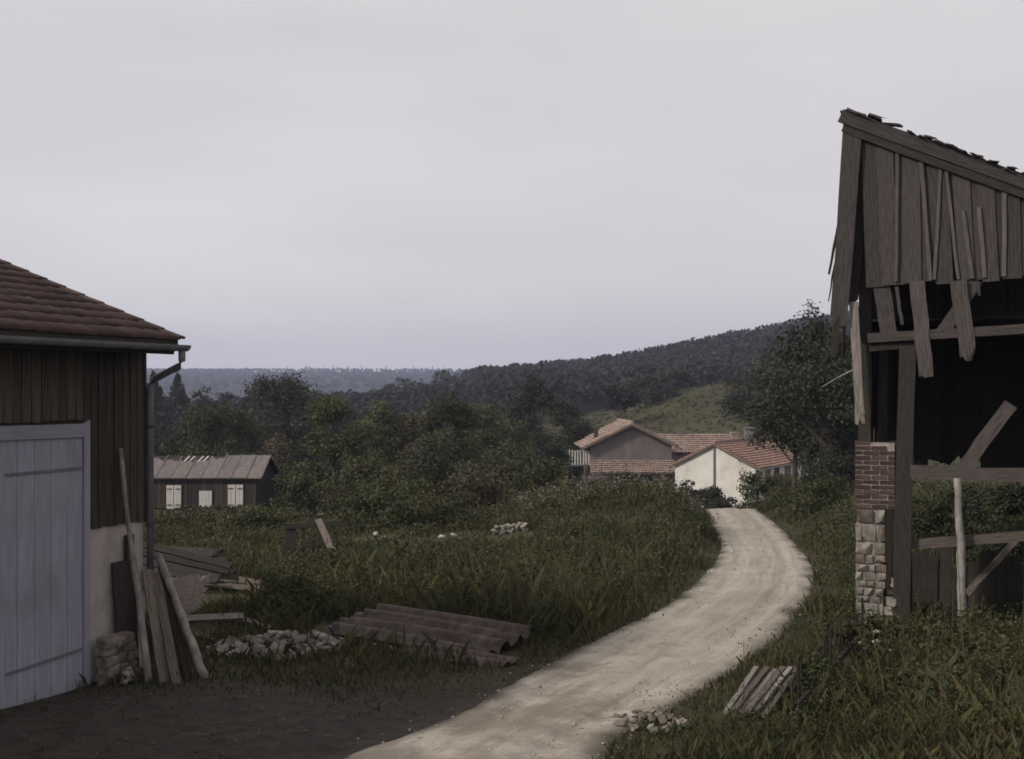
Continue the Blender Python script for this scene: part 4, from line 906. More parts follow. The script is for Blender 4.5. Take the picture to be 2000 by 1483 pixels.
V = np.stack([A - dirv * ln - sd_, A - dirv * ln + sd_, A + dirv * ln + sd_, A + dirv * ln - sd_], 1).reshape(-1, 3)
so = link_mesh('straw', fast_mesh('straw', V - np.array(wloc(mat_o)), [quads(N)], M['straw']), mat_o); so.location = (0, 0, 0); so['kind'] = 'stuff'
pole('mat_support', [on(P11.x - 0.1, P11.y + 0.05), (P10 + Vector((-0.05, 0.06, 0)))], 0.03, 0.025, M['bark'], mat_o, 6, 9)
pole('mat_support', [on(P01.x + 0.05, P01.y + 0.06), (P00 + Vector((0.06, 0.08, 0)))], 0.03, 0.025, M['bark'], mat_o, 6, 10)
def lying(label, a, b, w, mat, seed, cat='plank', name='lying_plank', dz=0.05, broken=0):
    p0, p1 = on(*G(*a), dz), on(*G(*b), dz); return tag(plank(name, p0, p1, w, 0.05, (0, -0.5, 0.8), M[mat], None, broken, 0.006, 5, seed), label, cat)
lying('long pale plank lying behind the stone pile', (340, 1222), (480, 1222), 0.13, 'pale_wood', 91, dz=0.12)
lying('short pale plank end slanting down to the stone pile', (478, 1224), (530, 1238), 0.09, 'mid_wood', 92, dz=0.08)
lying('thin board lying in front of the long pale plank', (345, 1238), (425, 1252), 0.08, 'mid_wood', 93, dz=0.05)
# dark trestle frame in the weeds, with the plank that leans on it
FY = 29.5
tr = thing('trestle_frame', 'dark broken wooden frame standing in the garden weeds', 'frame', on((600 - CX) / F * FY, FY))
for (a_, b_, w_, t_) in (((569, 1022), (568, 1100), 0.26, 0.05), ((593, 1030), (592, 1072), 0.06, 0.05), ((625, 1026), (623, 1098), 0.08, 0.06), ((612, 1070), (612, 1098), 0.06, 0.05)):
    plank('post', U(*b_, FY) - Vector((0, 0, 0.1)), U(*a_, FY), w_, t_, (0, -1, 0), M['dark_wood'], tr, 1)
plank('rail', U(555, 1028, FY - 0.05), U(672, 1021, FY - 0.05), 0.13, 0.06, (0, -1, 0), M['dark_wood'], tr, 2); plank('rail', U(562, 1073, FY - 0.05), U(628, 1064, FY - 0.05), 0.07, 0.05, (0, -1, 0), M['dark_wood'], tr, 2)
lean('pale grey plank leaning against the dark frame in the weeds', 'plank', on(*G(664, 1112), -0.05), U(622, 1015, 28.9), 0.16, 0.05, 'mid_wood', (0.3, -1, 0.2), 95)
for k_, (a_, b_, lab) in enumerate((((686, 1142), (683, 1172), 'left of two thin stakes in the weeds above the rusty sheets'), ((709, 1150), (706, 1178), 'right of two thin stakes in the weeds above the rusty sheets'))):
    yy = 20.5; lean(lab, 'stake', Vector((U(*b_, yy).x, yy, tz(U(*b_, yy).x, yy) - 0.05)), U(*a_, yy) + Vector((0, 0, 0.05)), 0.035, 0.035, 'mid_wood', (0, -1, 0), 96 + k_, 'stake')
# pale stones in the weeds
bx = thing('stone_block', 'low pale block of rubble masonry showing above the weeds', 'stones', on((998 - CX) / F * 33.0, 33.0))
for i in range(9):
    x_ = (968 + 7 * i - CX) / F * 33; zt_ = HC + (HY - 1040) / F * 33
    for lv in range(3):
        link_mesh('stone', stone_mesh(1000 + i * 3 + lv, rnd.uniform(0.1, 0.19), 0.3, rnd.uniform(0.09, 0.15), 0.2, None, i % 2 == 0), bx, (x_ + rnd.uniform(-.05, .05), 33 + rnd.uniform(-.06, .06), zt_ + lv * 0.10 - 0.06 + 0.05 * (i > 4)), Euler((rnd.uniform(-.4, .4), rnd.uniform(-.4, .4), rnd.uniform(-.6, .6))))
mbb = MB().box(((998 - CX) / F * 33, 33.05, (tz(0, 33) + HC + (HY - 1036) / F * 33) / 2), (0.48, 0, 0), (0, 0.12, 0), (0, 0, (HC + (HY - 1036) / F * 33 - tz(0, 33)) / 2 + 0.05)); mbb.build('core', M['stone'], bx)
CLEAR = []
for px_, py_, lab in ((734, 1058, 'small white stone in the weeds right of the dark frame'), (862, 1068, 'left of two small white stones in the middle of the weeds'), (886, 1066, 'right of two small white stones in the middle of the weeds'), (736, 1114, 'small buff stone in the weeds below the leaning plank'), (1428, 1083, 'small white stone lying on the lane at the bend')):
    x_, y_ = G(px_, py_); CLEAR.append((x_ * 0.975, y_ * 0.975, 0.75)); tag(link_mesh('loose_stone', stone_mesh(1100 + px_, 0.22, 0.17, 0.16, 0.15, M['chalk'] if px_ != 736 else M['stone'], False), None, on(x_, y_, 0.06)), lab, 'stone')
CLEAR += [(-5.4, 28.6, 0.9), (-4.9, 28.3, 0.9), (-6.0, 28.8, 0.8), (-0.1, 32.2, 0.8), (-6.6, 21.2, 1.3), (-5.6, 21.0, 0.9), (-5.2, 17.6, 0.7), (-4.6, 17.3, 0.6), (2.3, 11.5, 0.35), (2.5, 12.0, 0.35)]

# ------------------------------------------------------------------ picket fence and leaning slats at lower right
fn = thing('picket_fence', 'dark weathered picket fence overgrown with weeds below the brick pillar', 'fence', on(2.72, 11.2))
f0, f1 = Vector((2.72, 11.15, 0)), Vector((4.85, 15.9, 0)); fd_ = (f1 - f0).normalized(); fl = (f1 - f0).length
fnn = Vector((-fd_.y, fd_.x, 0))
k = 0; s = 0.0
while s < fl:
    p = f0 + fd_ * s; g_ = tz(p.x, p.y); hh = rnd.uniform(0.42, 0.8)
    plank('picket', Vector((p.x, p.y, g_ - 0.1)), Vector((p.x + rnd.uniform(-.05, .05), p.y, g_ + hh)), rnd.uniform(0.07, 0.1), 0.02, fnn, M['dark_wood'], fn, 1, 0.004, 3, 1300 + k); s += rnd.uniform(0.2, 0.42); k += 1
for z_ in (0.08, 0.22):
    plank('rail', Vector((f0.x, f0.y, tz(f0.x, f0.y) + z_)) - fnn * 0.04, Vector((f1.x, f1.y, tz(f1.x, f1.y) + z_)) - fnn * 0.04, 0.07, 0.04, fnn, M['dark_wood'], fn, 0, 0.01)
for i, (xa, xb, w_, dz, lab) in enumerate(((1413, 1478, 0.055, 0.0, 'leftmost'), (1428, 1498, 0.06, 0.03, 'second from left'), (1442, 1514, 0.055, 0.0, 'third from left'), (1456, 1531, 0.065, 0.03, 'third from right'), (1470, 1545, 0.05, 0.01, 'second from right'), (1488, 1560, 0.05, 0.0, 'rightmost'))):
    a_ = on(*G(xa + 4, 1412 + rnd.uniform(-4, 4)), 0.09 + dz); b_ = U(xb, 1306 + rnd.uniform(-3, 4), 12.35) + Vector((0, 0, dz))
    tag(plank('wooden_slat', a_, b_, w_, 0.035, (-0.2, -0.5, 0.85), M['pale_wood'] if i % 2 == 0 else M['mid_wood'], None, 0, 0.006, 5, 1400 + i), lab + ' of the pale slats stacked aslant against the picket fence', 'slat', 'slats against the fence')

# ------------------------------------------------------------------ trees
def tint(rs, n, per=4, lo=0.65, hi=1.35, warm=0.18):
    b = rs.uniform(lo, hi, n); w = rs.uniform(-warm, warm, n)
    c = np.stack([b * (1 + w), b, b * (1 - 0.6 * w)], 1); return np.repeat(c, per, 0)

def tree_meshes(seed, H, Wd, cb, tr, leaf, nclump, per, mat, shape='round', lean_=0.0, nlobe=9, limbs=7):
    """trunk with limbs, and a crown of leaf clumps gathered in lobes; foot at the origin"""
    rs = np.random.RandomState(seed); mb = MB()
    top = H * (0.92 if shape == 'cone' else 0.72); tp = []
    for i in range(7):
        q = i / 6; tp.append(Vector((lean_ * H * q + rs.normal(0, 0.015) * H * (i > 0), rs.normal(0, 0.015) * H * (i > 0), top * q - 0.15 * (i == 0))))
    mb.tube(tp, [tr * (1.25 if i == 0 else 1 - 0.8 * i / 6) for i in range(7)], 8)
    R = Wd / 2; hc = (H - cb) / 2; zc_ = cb + hc; lob = []
    for i in range(nlobe):
        a_ = rs.uniform(0, 2 * np.pi); zz = rs.uniform(-0.75, 0.8); rr = np.sqrt(max(0.05, 1 - zz * zz)) * rs.uniform(0.45, 0.75)
        lob.append((rr * np.cos(a_) * R, rr * np.sin(a_) * R, zz * hc * 0.85, rs.uniform(0.32, 0.55)))
    lob.append((0, 0, hc * 0.55, 0.42))
    if cb <= 0.06 * H:
        for i in range(9):
            a_ = i * 0.7 + rs.uniform(0, 0.5); q_ = rs.uniform(0.25, 0.8); lob.append((q_ * np.cos(a_) * R, q_ * np.sin(a_) * R, hc * rs.uniform(-0.8, -0.45), rs.uniform(0.4, 0.55)))
    C = []
    if shape == 'cone':
        q = rs.uniform(0, 1, nclump) ** 0.75; a_ = rs.uniform(0, 2 * np.pi, nclump); rr = R * (1.02 - q) * np.sqrt(rs.uniform(0.25, 1, nclump)) * (0.8 + 0.25 * np.sin(q * 40))
        C = np.stack([rr * np.cos(a_), rr * np.sin(a_), cb + q * (H - cb)], 1); sg = np.stack([0.07 * Wd * (1.1 - q)] * 2 + [0.03 * H * np.ones(nclump)], 1)
    else:
        li = rs.randint(0, len(lob), nclump); lo_ = np.array(lob)[li]
        D = unit(rs.normal(size=(nclump, 3)))
        if cb > 0.06 * H: D[:, 2] = np.where(D[:, 2] < -0.3, -D[:, 2] * 0.6, D[:, 2])
        rad = lo_[:, 3] * rs.uniform(0.55, 1.05, nclump)
        C = lo_[:, :3] + D * rad[:, None] * np.array([R, R, hc]) * 0.95; C[:, 2] += zc_
        sg = np.stack([np.full(nclump, 0.055 * Wd), np.full(nclump, 0.055 * Wd), np.full(nclump, 0.035 * Wd)], 1)
    C[:, 0] += lean_ * C[:, 2]; C[:, 2] = np.where(C[:, 2] < max(cb * 0.75, 0.06 * H), max(cb * 0.75, 0.06 * H) + rs.uniform(0, 0.25, len(C)) * H * (cb <= 0.06 * H), C[:, 2])
    for i in range(limbs):
        j = rs.randint(0, len(C)); e = Vector(C[j]); k_ = rs.uniform(0.3, 0.8); b_ = tp[0].lerp(tp[-1], max(k_, min(0.9, cb / top * 0.8)))
        mdl = b_.lerp(e, 0.5) + Vector((rs.normal(0, 0.04) * Wd, rs.normal(0, 0.04) * Wd, 0.05 * H * rs.uniform(-0.3, 1)))
        r_ = tr * rs.uniform(0.28, 0.5); mb.tube([b_, mdl, e], [r_, r_ * 0.7, r_ * 0.2], 6)
    n = nclump * per
    P = np.repeat(C, per, 0) + rs.normal(size=(n, 3)) * np.repeat(sg, per, 0)
    outw = unit(P - np.array([0, 0, zc_])) * 0.5
    V = leaf_quads(rs, P, leaf, 0.35, outw)
    base = np.repeat(np.repeat(rs.uniform(0.75, 1.3, nclump), per), 4)[:, None]
    cr_ = fast_mesh('crown', V, [quads(n)], mat, tint(rs, n) * base)
    tm = mb.mesh('trunk'); tm.materials.append(M['bark']); tm.polygons.foreach_set('use_smooth', [True] * len(tm.polygons))
    return tm, cr_

def plant_tree(name, label, px, Y, top_py, wpx, cb=0.2, mat='leaf', shape='round', seed=1, cat='tree', leafpx=5.0, dens=1.0, lean_=0.0, trk=1.0, group=None, limbs=7, base=None, nlobe=9):
    X = (px - CX) / F * Y; z = tz(X, Y) if base is None else base; H = (HC + (HY - top_py) / F * Y - z) * 1.07; Wd = wpx / F * Y
    leaf = leafpx * (1.35 if Y > 130 else 1.0) * Y / F; H = max(H, 0.5)
    area = (H * (1 - cb)) * Wd; nl = int(dens * 7.5 * area / (leaf * leaf * 0.5)); nl = min(max(nl, 500), 10800); per = 26
    tm, cm = tree_meshes(seed, H, Wd, H * cb, trk * (0.055 * H ** 0.5 + 0.022 * H) * (0.62 if cat == 'tree' else 0.22), leaf, max(12, nl // per), per, M[mat], shape, lean_, nlobe, limbs if cat == 'tree' else 3)
    r = thing(name, label, cat, (X, Y, z), group)
    a_ = link_mesh('trunk' if cat == 'tree' else 'stem', tm, r); a_.location = (0, 0, 0); b_ = link_mesh('crown' if cat == 'tree' else 'foliage', cm, r); b_.location = (0, 0, 0)
    return r
T = plant_tree
T('fruit_tree', 'tall dark tree with a spiky top behind the shed roof', 562, 90, 745, 175, 0.18, 'leaf_dark', seed=11, dens=1.1)
T('fruit_tree', 'broad bushy tree rising right behind the middle of the shed roof', 432, 82, 806, 165, 0.12, 'leaf_olive', seed=12)
T('fruit_tree', 'darker rounded tree behind the left end of the shed roof', 372, 90, 812, 110, 0.1, 'leaf', seed=13)
T('fruit_tree', 'fruit tree with a bare bent trunk just right of the shed', 664, 64, 792, 150, 0.36, 'leaf_olive', seed=14, lean_=-0.05, trk=1.5, dens=0.85, limbs=11)
T('fruit_tree', 'round fruit tree behind and right of the bent trunk', 742, 72, 796, 130, 0.2, 'leaf_olive', seed=15)
T('fruit_tree', 'broad fruit tree with peaked top in the centre of the orchard', 866, 70, 782, 150, 0.12, 'leaf', seed=16, dens=1.1)
T('leafy_tree', 'dark tree filling the gap right of the centre orchard tree', 935, 92, 800, 110, 0.08, 'leaf', seed=142)
T('fruit_tree', 'low fruit tree in the gap between two larger orchard trees', 806, 78, 806, 110, 0.1, 'leaf_rust', seed=17)
T('elder_bush', 'loose light-leaved bush right of the orchard trees', 950, 74, 852, 110, 0.05, 'weed', seed=18, cat='bush')
T('elder_bush', 'dark bush at the foot of the orchard beside the shed', 596, 66, 872, 95, 0.03, 'leaf_dark', seed=19, cat='bush')
T('elder_bush', 'bush in front of the centre orchard tree', 800, 62, 880, 140, 0.03, 'leaf_rust', seed=20, cat='bush')
T('elder_bush', 'bush behind the weedy bank left of the grey house', 1015, 80, 868, 110, 0.03, 'weed', seed=21, cat='bush')
T('elder_bush', 'low bush at the right of the dark orchard trees', 905, 60, 905, 120, 0.03, 'weed', seed=61, cat='bush')
for i, (px, yy, tp, w, mt, lab) in enumerate(((540, 74, 850, 110, 'leaf_rust', 'against the right end of the shed'), (620, 70, 880, 90, 'leaf', 'left of the bent fruit trunk'), (700, 66, 860, 110, 'leaf', 'right of the bent fruit trunk'), (745, 62, 890, 100, 'weed', 'below the round fruit tree'), (850, 64, 850, 120, 'leaf', 'filling under the peaked orchard tree'), (905, 70, 845, 110, 'leaf_olive', 'right under the peaked orchard tree'), (975, 66, 890, 100, 'weed', 'lowest at the right end of the orchard'), (1030, 72, 905, 90, 'leaf', 'at the left foot of the weedy bank'), (1068, 95, 850, 90, 'leaf_dark', 'under the tall rounded tree'), (1000, 100, 820, 90, 'leaf', 'left of the tall rounded tree'), (480, 86, 815, 120, 'leaf', 'behind the shed left of the spiky tree'), (315, 100, 830, 90, 'leaf_dark', 'behind the drainpipe above the shed roof'), (1130, 100, 830, 80, 'leaf_dark', 'touching the left eave of the grey house'))):
    T('orchard_bush', 'dense bush ' + lab, px, yy, tp, w, 0.02, mt, seed=130 + i, cat='bush', group='bushes filling the orchard')
T('leafy_tree', 'tall rounded tree standing alone left of the grey house', 1041, 108, 735, 108, 0.15, 'leaf_dark', seed=22)
T('leafy_tree', 'smaller tree between the tall rounded tree and the grey house', 1112, 122, 785, 105, 0.1, 'leaf', seed=23)
T('elder_bush', 'bush against the left side of the grey house platform', 1075, 88, 870, 80, 0.03, 'leaf_dark', seed=24, cat='bush')
T('leafy_tree', 'dark tree on the slope above the grey house, left one', 1215, 160, 762, 90, 0.08, 'leaf_dark', seed=25)
T('leafy_tree', 'dark wide tree above the ridge of the grey house', 1262, 176, 738, 120, 0.08, 'leaf_dark', seed=26)
T('leafy_tree', 'dark tree at the top left of the grassy slope', 1310, 200, 726, 90, 0.08, 'leaf_dark', seed=27)
T('leafy_tree', 'dark tree at the top right of the grassy slope', 1500, 190, 690, 110, 0.08, 'leaf_dark', seed=28)
T('leafy_tree', 'dark tree covering the right side of the grassy slope', 1495, 112, 742, 170, 0.08, 'leaf_dark', seed=29, dens=1.2)
T('leafy_tree', 'dark tree behind the right end of the white house', 1545, 106, 720, 170, 0.08, 'leaf_dark', seed=30, dens=1.2)
T('walnut_tree', 'large dark tree with leafy branch against the sky beside the ruined barn', 1622, 47, 640, 290, 0.12, 'leaf_dark', seed=31, dens=3.0, trk=1.5, nlobe=16, limbs=12, leafpx=8.0)
T('walnut_tree', 'thin-trunked dark tree hanging over the red roof of the white house', 1550, 56, 745, 190, 0.34, 'leaf_dark', seed=32, dens=2.4, nlobe=12, leafpx=7.0)
T('walnut_tree', 'dark tree closing the gap between the large tree and the barn', 1672, 58, 672, 130, 0.05, 'leaf_dark', seed=143, dens=2.0, leafpx=7)
T('walnut_tree', 'dark tree behind the large one, over the low house', 1580, 70, 700, 150, 0.1, 'leaf_dark', seed=144, dens=2.0, leafpx=6.5)
T('spruce_tree', 'pointed dark conifer right behind the drainpipe', 300, 165, 746, 130, 0.05, 'leaf_dark', 'cone', 33)
T('spruce_tree', 'pointed dark conifer right of the one behind the drainpipe', 347, 175, 748, 120, 0.05, 'leaf_dark', 'cone', 34)
for i, (px, y, tp, w, lab) in enumerate(((318, 168, 772, 90, 'between the two conifers, low and dark'), (395, 180, 764, 95, 'right of the conifers in the dark wood edge'), (445, 184, 768, 90, 'in the dark wood edge above the broad bush'), (492, 188, 770, 90, 'in the dark wood edge left of the spiky tree'), (618, 150, 768, 110, 'right of the spiky tree in the dark wood edge'), (655, 140, 790, 90, 'lowest in the wood edge above the bent fruit tree'), (530, 175, 775, 80, 'half hidden behind the spiky tree'))):
    T('wood_edge_tree', 'rounded tree ' + lab, px, y, tp, w, 0.06, 'leaf_dark', seed=70 + i, group='trees of the dark wood edge')
for i, (px, y, tp, w, lab) in enumerate(((812, 330, 742, 100, 'broad, in the blue middle distance over the orchard'), (770, 300, 776, 80, 'low, left of the broad one over the orchard'), (866, 380, 728, 50, 'narrow, right of the broad one over the orchard'), (925, 360, 742, 70, 'beside the pale field at the foot of the hill'), (968, 300, 752, 70, 'dark, at the left end of the wooded hill'), (1000, 330, 735, 80, 'second from the left end of the wooded hill'), (720, 320, 790, 60, 'lowest and leftmost in the blue middle distance'), (900, 400, 740, 60, 'behind the pale field, farthest of them'))):
    T('valley_tree', 'hazy tree ' + lab, px, y, tp, w, 0.05, 'leaf_dark', seed=90 + i, group='trees in the hazy valley')
T('thorn_bush', 'dark bush under the large tree beside the ruined barn', 1630, 46, 875, 120, 0.0, 'leaf_dark', seed=141, cat='bush')
for i, (px, yy, tp, w, mt, lab) in enumerate(((600, 55, 935, 90, 'leaf', 'nearest the shed door side, left of the dark frame'), (690, 52, 930, 120, 'leaf_olive', 'in front of the bent fruit trunk'), (770, 48, 950, 130, 'weed', 'below the round fruit tree at the garden edge'), (850, 50, 930, 130, 'leaf_dark', 'in the middle of the garden below the peaked tree'), (930, 46, 950, 120, 'leaf_rust', 'left of the pale masonry block'), (1000, 52, 925, 130, 'leaf_olive', 'behind the pale masonry block'), (1060, 48, 945, 110, 'weed', 'on the left shoulder of the weedy bank'), (720, 40, 1000, 120, 'weed', 'right behind the leaning grey plank'), (830, 38, 1000, 150, 'weed', 'low, in the open weeds of the garden centre'), (505, 42, 1030, 120, 'weed', 'low, left of the dark frame'), (1130, 40, 1015, 110, 'weed', 'low, on the near slope of the bank'), (1250, 41, 1000, 110, 'weed', 'on top of the bank'), (620, 24, 1080, 110, 'weed', 'low, behind the nettle clump'), (800, 26, 1075, 140, 'weed', 'low, above the rusty sheets'), (1080, 27, 1080, 130, 'weed', 'low, on the bank beside the lane bend'))):
    T('garden_bush', 'uneven bush ' + lab, px, yy, tp - 0.34 * w * (yy > 30), w * 1.3, 0.0, mt, seed=150 + i, cat='bush', group='bushes in the overgrown garden', leafpx=6.5, dens=1.0)
T('field_tree', 'small round lone tree in the pale field of the valley', 966, 210, 818, 28, 0.1, 'leaf', seed=110)
T('lilac_bush', 'dark clipped bush at the foot of the white gable', 1376, 77, 956, 78, 0.0, 'leaf_dark', seed=111, cat='bush', base=-5.6, dens=2.6)
T('lilac_bush', 'low dark bush where the lane meets the white gable', 1414, 74, 974, 60, 0.0, 'leaf_dark', seed=112, cat='bush', base=-5.2, dens=2.6)
T('lilac_bush', 'dark bush left of the lane in front of the white gable', 1336, 70, 944, 50, 0.0, 'leaf_dark', seed=117, cat='bush', base=-4.6, dens=2.4)
T('thorn_bush', 'spiky bush at the right corner of the white gable', 1486, 68, 928, 90, 0.0, 'leaf', seed=213, cat='bush', dens=1.6, base=-4.6)
T('thorn_bush', 'bush along the side wall of the white house', 1548, 70, 934, 110, 0.0, 'leaf', seed=114, cat='bush', dens=1.5, base=-4.6)
T('thorn_bush', 'bush on the right bank below the dark tree trunk', 1610, 42, 935, 110, 0.0, 'weed', seed=115, cat='bush')
T('bramble_bush', 'dense bramble in front of the prop pole of the ruined barn', 1870, 15.2, 1215, 210, 0.0, 'weed', seed=116, cat='bush', leafpx=11, dens=1.2)
T('bramble_bush', 'bramble in the corner at the lower right under the barn', 1960, 13.0, 1255, 180, 0.0, 'weed', seed=118, cat='bush', leafpx=12)
T('bramble_bush', 'bramble crowding the foot of the brick pillar', 1730, 15.6, 1205, 130, 0.0, 'weed', seed=119, cat='bush', leafpx=10)
T('bramble_bush', 'dark bramble between the picket fence and the lower right corner', 1780, 11.8, 1325, 260, 0.0, 'weed', seed=120, cat='bush', leafpx=13)
T('bramble_bush', 'bramble growing over the near half of the picket fence', 1590, 11.9, 1300, 130, 0.0, 'weed', seed=126, cat='bush', leafpx=12, dens=0.8)
T('bramble_bush', 'bramble growing over the far half of the picket fence', 1650, 14.2, 1215, 110, 0.0, 'weed', seed=127, cat='bush', leafpx=11, dens=0.8)
T('hazel_bush', 'bush seen through the open back of the ruined barn', 1850, 27, 948, 170, 0.0, 'leaf', seed=121, cat='bush', leafpx=7)
T('hazel_bush', 'bush behind the far end of the ruined barn', 1985, 25, 938, 150, 0.0, 'leaf_dark', seed=122, cat='bush', leafpx=7)  # darker leaves than the other hazel: the bay's shade put into their colour
T('nettle_clump', 'dark nettle clump between the straw mat and the stone pile', 590, 19, 1120, 190, 0.0, 'weed', seed=123, cat='bush', leafpx=9, dens=0.9)
T('nettle_clump', 'dark weed clump behind the rusty sheets beside the lane', 960, 18.6, 1150, 190, 0.0, 'weed', seed=124, cat='bush', leafpx=9, dens=0.8)
# sprig of the walnut against the sky
b0 = U(1612, 648, 47); br = MB().tube([b0 + Vector((0.1, 0, -0.9)), U(1604, 632, 47), U(1588, 612, 47), U(1583, 592, 47)], [0.05, 0.04, 0.025, 0.012], 6)
wt = [o for o in COL.objects if o.name.startswith('walnut_tree')][0]
br.build('branch', M['bark'], wt)
rs = np.random.RandomState(9); Cn = []
for (px, py, n_) in ((1583, 594, 26), (1592, 606, 40), (1577, 616, 36), (1603, 618, 40), (1565, 622, 20), (1598, 634, 70), (1612, 640, 80)):
    Cn.append(np.array(U(px, py, 47))[None] + rs.normal(size=(n_, 3)) * np.array([0.12, 0.2, 0.10]))
Cn = np.vstack(Cn) - np.array(wloc(wt)); so = link_mesh('branch_leaves', fast_mesh('branch_leaves', leaf_quads(rs, Cn, 0.13, 0.3), [quads(len(Cn))], M['leaf_dark'], tint(rs, len(Cn))), wt); so.location = (0, 0, 0)

# skyline trees of the hill: each its own, sharing four shapes
protos = [tree_meshes(200 + i, 9.0, 6.0 + 0.5 * i, 1.2, 0.16, 0.55, 26, 14, M['forest'], 'round', 0, 7, 4) for i in range(4)]
r = random.Random(3)
def ridge_y(px): return 425 + 8 * math.sin(px * 0.03)
px = 985
while px < 1690:
    yy = ridge_y(px) + r.uniform(-6, 6); X = (px - CX) / F * yy; tm, cm = r.choice(protos)
    s = r.uniform(0.6, 0.95); o = thing('hilltop_tree', 'small dark tree on the skyline of the wooded hill', 'tree', (X, yy, tz(X, yy) - 0.5), 'trees on the skyline of the hill')
    o.scale = (s * r.uniform(0.8, 1.1), s, s); o.rotation_euler = (0, 0, r.uniform(0, 6))
    for nm, me_ in (('trunk', tm), ('crown', cm)):
        c_ = bpy.data.objects.new(nm, me_); COL.objects.link(c_); c_.parent = o
    px += r.uniform(5, 11)
# the wood covering the hill, one mass
def wood(name, label, XY, hgt, leafs, per_tree, seed, mat, wid=0.62):
    rs = np.random.RandomState(seed); n = len(XY); z = terrain(XY[:, 0], XY[:, 1]); h = hgt * rs.uniform(0.7, 1.2, n); R = h * wid * 0.5 * rs.uniform(0.8, 1.2, n)
    D = unit(rs.normal(size=(n, per_tree, 3))); D[:, :, 2] = np.abs(D[:, :, 2]) * 1.0 - 0.35
    P = D * rs.uniform(0.7, 1.05, (n, per_tree, 1)); P = P * np.stack([R, R, h * 0.45], 1)[:, None]; P[:, :, 2] += (z + h * 0.55)[:, None]; P[:, :, 0] += XY[:, 0:1]; P[:, :, 1] += XY[:, 1:2]
    m_ = n * per_tree; V = leaf_quads(rs, P.reshape(-1, 3), leafs, 0.3, D.reshape(-1, 3) * 0.9, 0.8)
    t_ = np.repeat(tint(rs, n, 1, 0.82, 1.2, 0.1), per_tree * 4, 0) * tint(rs, m_, 4, 0.85, 1.15, 0.05)
    o = link_mesh(name, fast_mesh(name, V, [quads(m_)], M[mat], t_)); o['kind'] = 'stuff'; o['label'] = label; return o
rs = np.random.RandomState(77)
N = 9000; XY = np.stack([rs.uniform(-40, 290, N), rs.uniform(215, 440, N)], 1); u_ = XY[:, 0] / XY[:, 1]
keep = (XY[:, 1] > 222 + 22 * wob(XY[:, 0], XY[:, 1], 0.05) - 60 * sstep(60, 110, XY[:, 0])) & (XY[:, 0] > -20 + (430 - XY[:, 1]) * 0.12) & (u_ < 0.62)
wood('hill_forest', 'dense wood covering the hill on the right', XY[keep][:2250], 8.0, 1.22, 66, 5, 'forest', 0.95)
N = 260; XY = np.stack([rs.uniform(54, 130, N), rs.uniform(120, 225, N)], 1)
wood('slope_forest', 'dark wood on the lower slope behind the ruined barn', XY, 8.0, 0.85, 100, 6, 'forest')
N = 6500; XY = np.stack([rs.uniform(-860, -20, N), rs.uniform(1150, 2040, N)], 1); keep = rs.uniform(0, 1, N) < np.where(XY[:, 0] < -430 + 0 * XY[:, 1], 0.9, 0.35)
wood('plateau_forest', 'blue hazy wood on the far plateau', XY[keep], 5.5, 3.6, 9, 7, 'forest', 1.1)
N = 2200; XY = np.stack([rs.uniform(-330, 10, N), rs.uniform(265, 1150, N)], 1)
wood('valley_hedges', 'hazy hedges and copses across the valley', XY[(np.sin(XY[:, 1] * 0.045 + XY[:, 0] * 0.01) > -0.2) & ((XY[:, 1] < 430) | (XY[:, 0] / XY[:, 1] > -0.05) | (rs.uniform(0, 1, N) < 0.12))], 6.5, 1.7, 40, 8, 'forest', 0.9)
N = 120; XY = np.stack([rs.uniform(-62, 2, N), rs.uniform(175, 300, N)], 1); XY = XY[(XY[:, 0] < -15) | (XY[:, 1] > 240) | (XY[:, 0] > -4)]
wood('valley_copse', 'dark copse in the valley behind the orchard', XY, 6.5, 0.9, 110, 9, 'forest', 0.9)
N = 6500; XY = np.stack([rs.uniform(-2, 75, N), rs.uniform(112, 232, N)], 1)
wood('slope_tussocks', 'rough tussocky grass on the hillside above the roofs', XY, 0.3, 0.32, 4, 10, 'grass', 3.0)
N = 90; XY = np.stack([rs.uniform(-150, -58, N), rs.uniform(150, 235, N)], 1)
wood('west_wood', 'dark wood continuing behind the farm building', XY, 8.0, 0.9, 90, 12, 'forest', 0.9)
# shelled bare trunks on the horizon
dm = []
for i in range(5):
    r_ = random.Random(40 + i); mb = MB(); mb.tube([Vector((0, 0, -1)), Vector((r_.uniform(-.3, .3), 0, 5)), Vector((r_.uniform(-.5, .5), 0, 10))], [0.7, 0.55, 0.35], 5)
    for k in range(3):
        z_ = r_.uniform(4, 8.5); mb.tube([Vector((0, 0, z_)), Vector((r_.uniform(-1.8, 1.8), r_.uniform(-1, 1), z_ + r_.uniform(0.5, 2)))], [0.4, 0.25], 4)
    me_ = mb.mesh('dead_tree'); me_.materials.append(M['bark']); dm.append(me_)
for i in range(52):
    px = r.uniform(515, 985) if i > 12 else r.uniform(590, 760); yy = 2015 + r.uniform(-10, 10); X = (px - CX) / F * yy
    o = link_mesh('dead_tree', r.choice(dm), None, (X, yy, tz(X, yy)), Euler((0, 0, r.uniform(0, 6))), (1, 1, r.uniform(0.4, 1.25))); tag(o, 'thin bare dead tree on the far horizon', 'tree', 'bare trees on the far plateau')

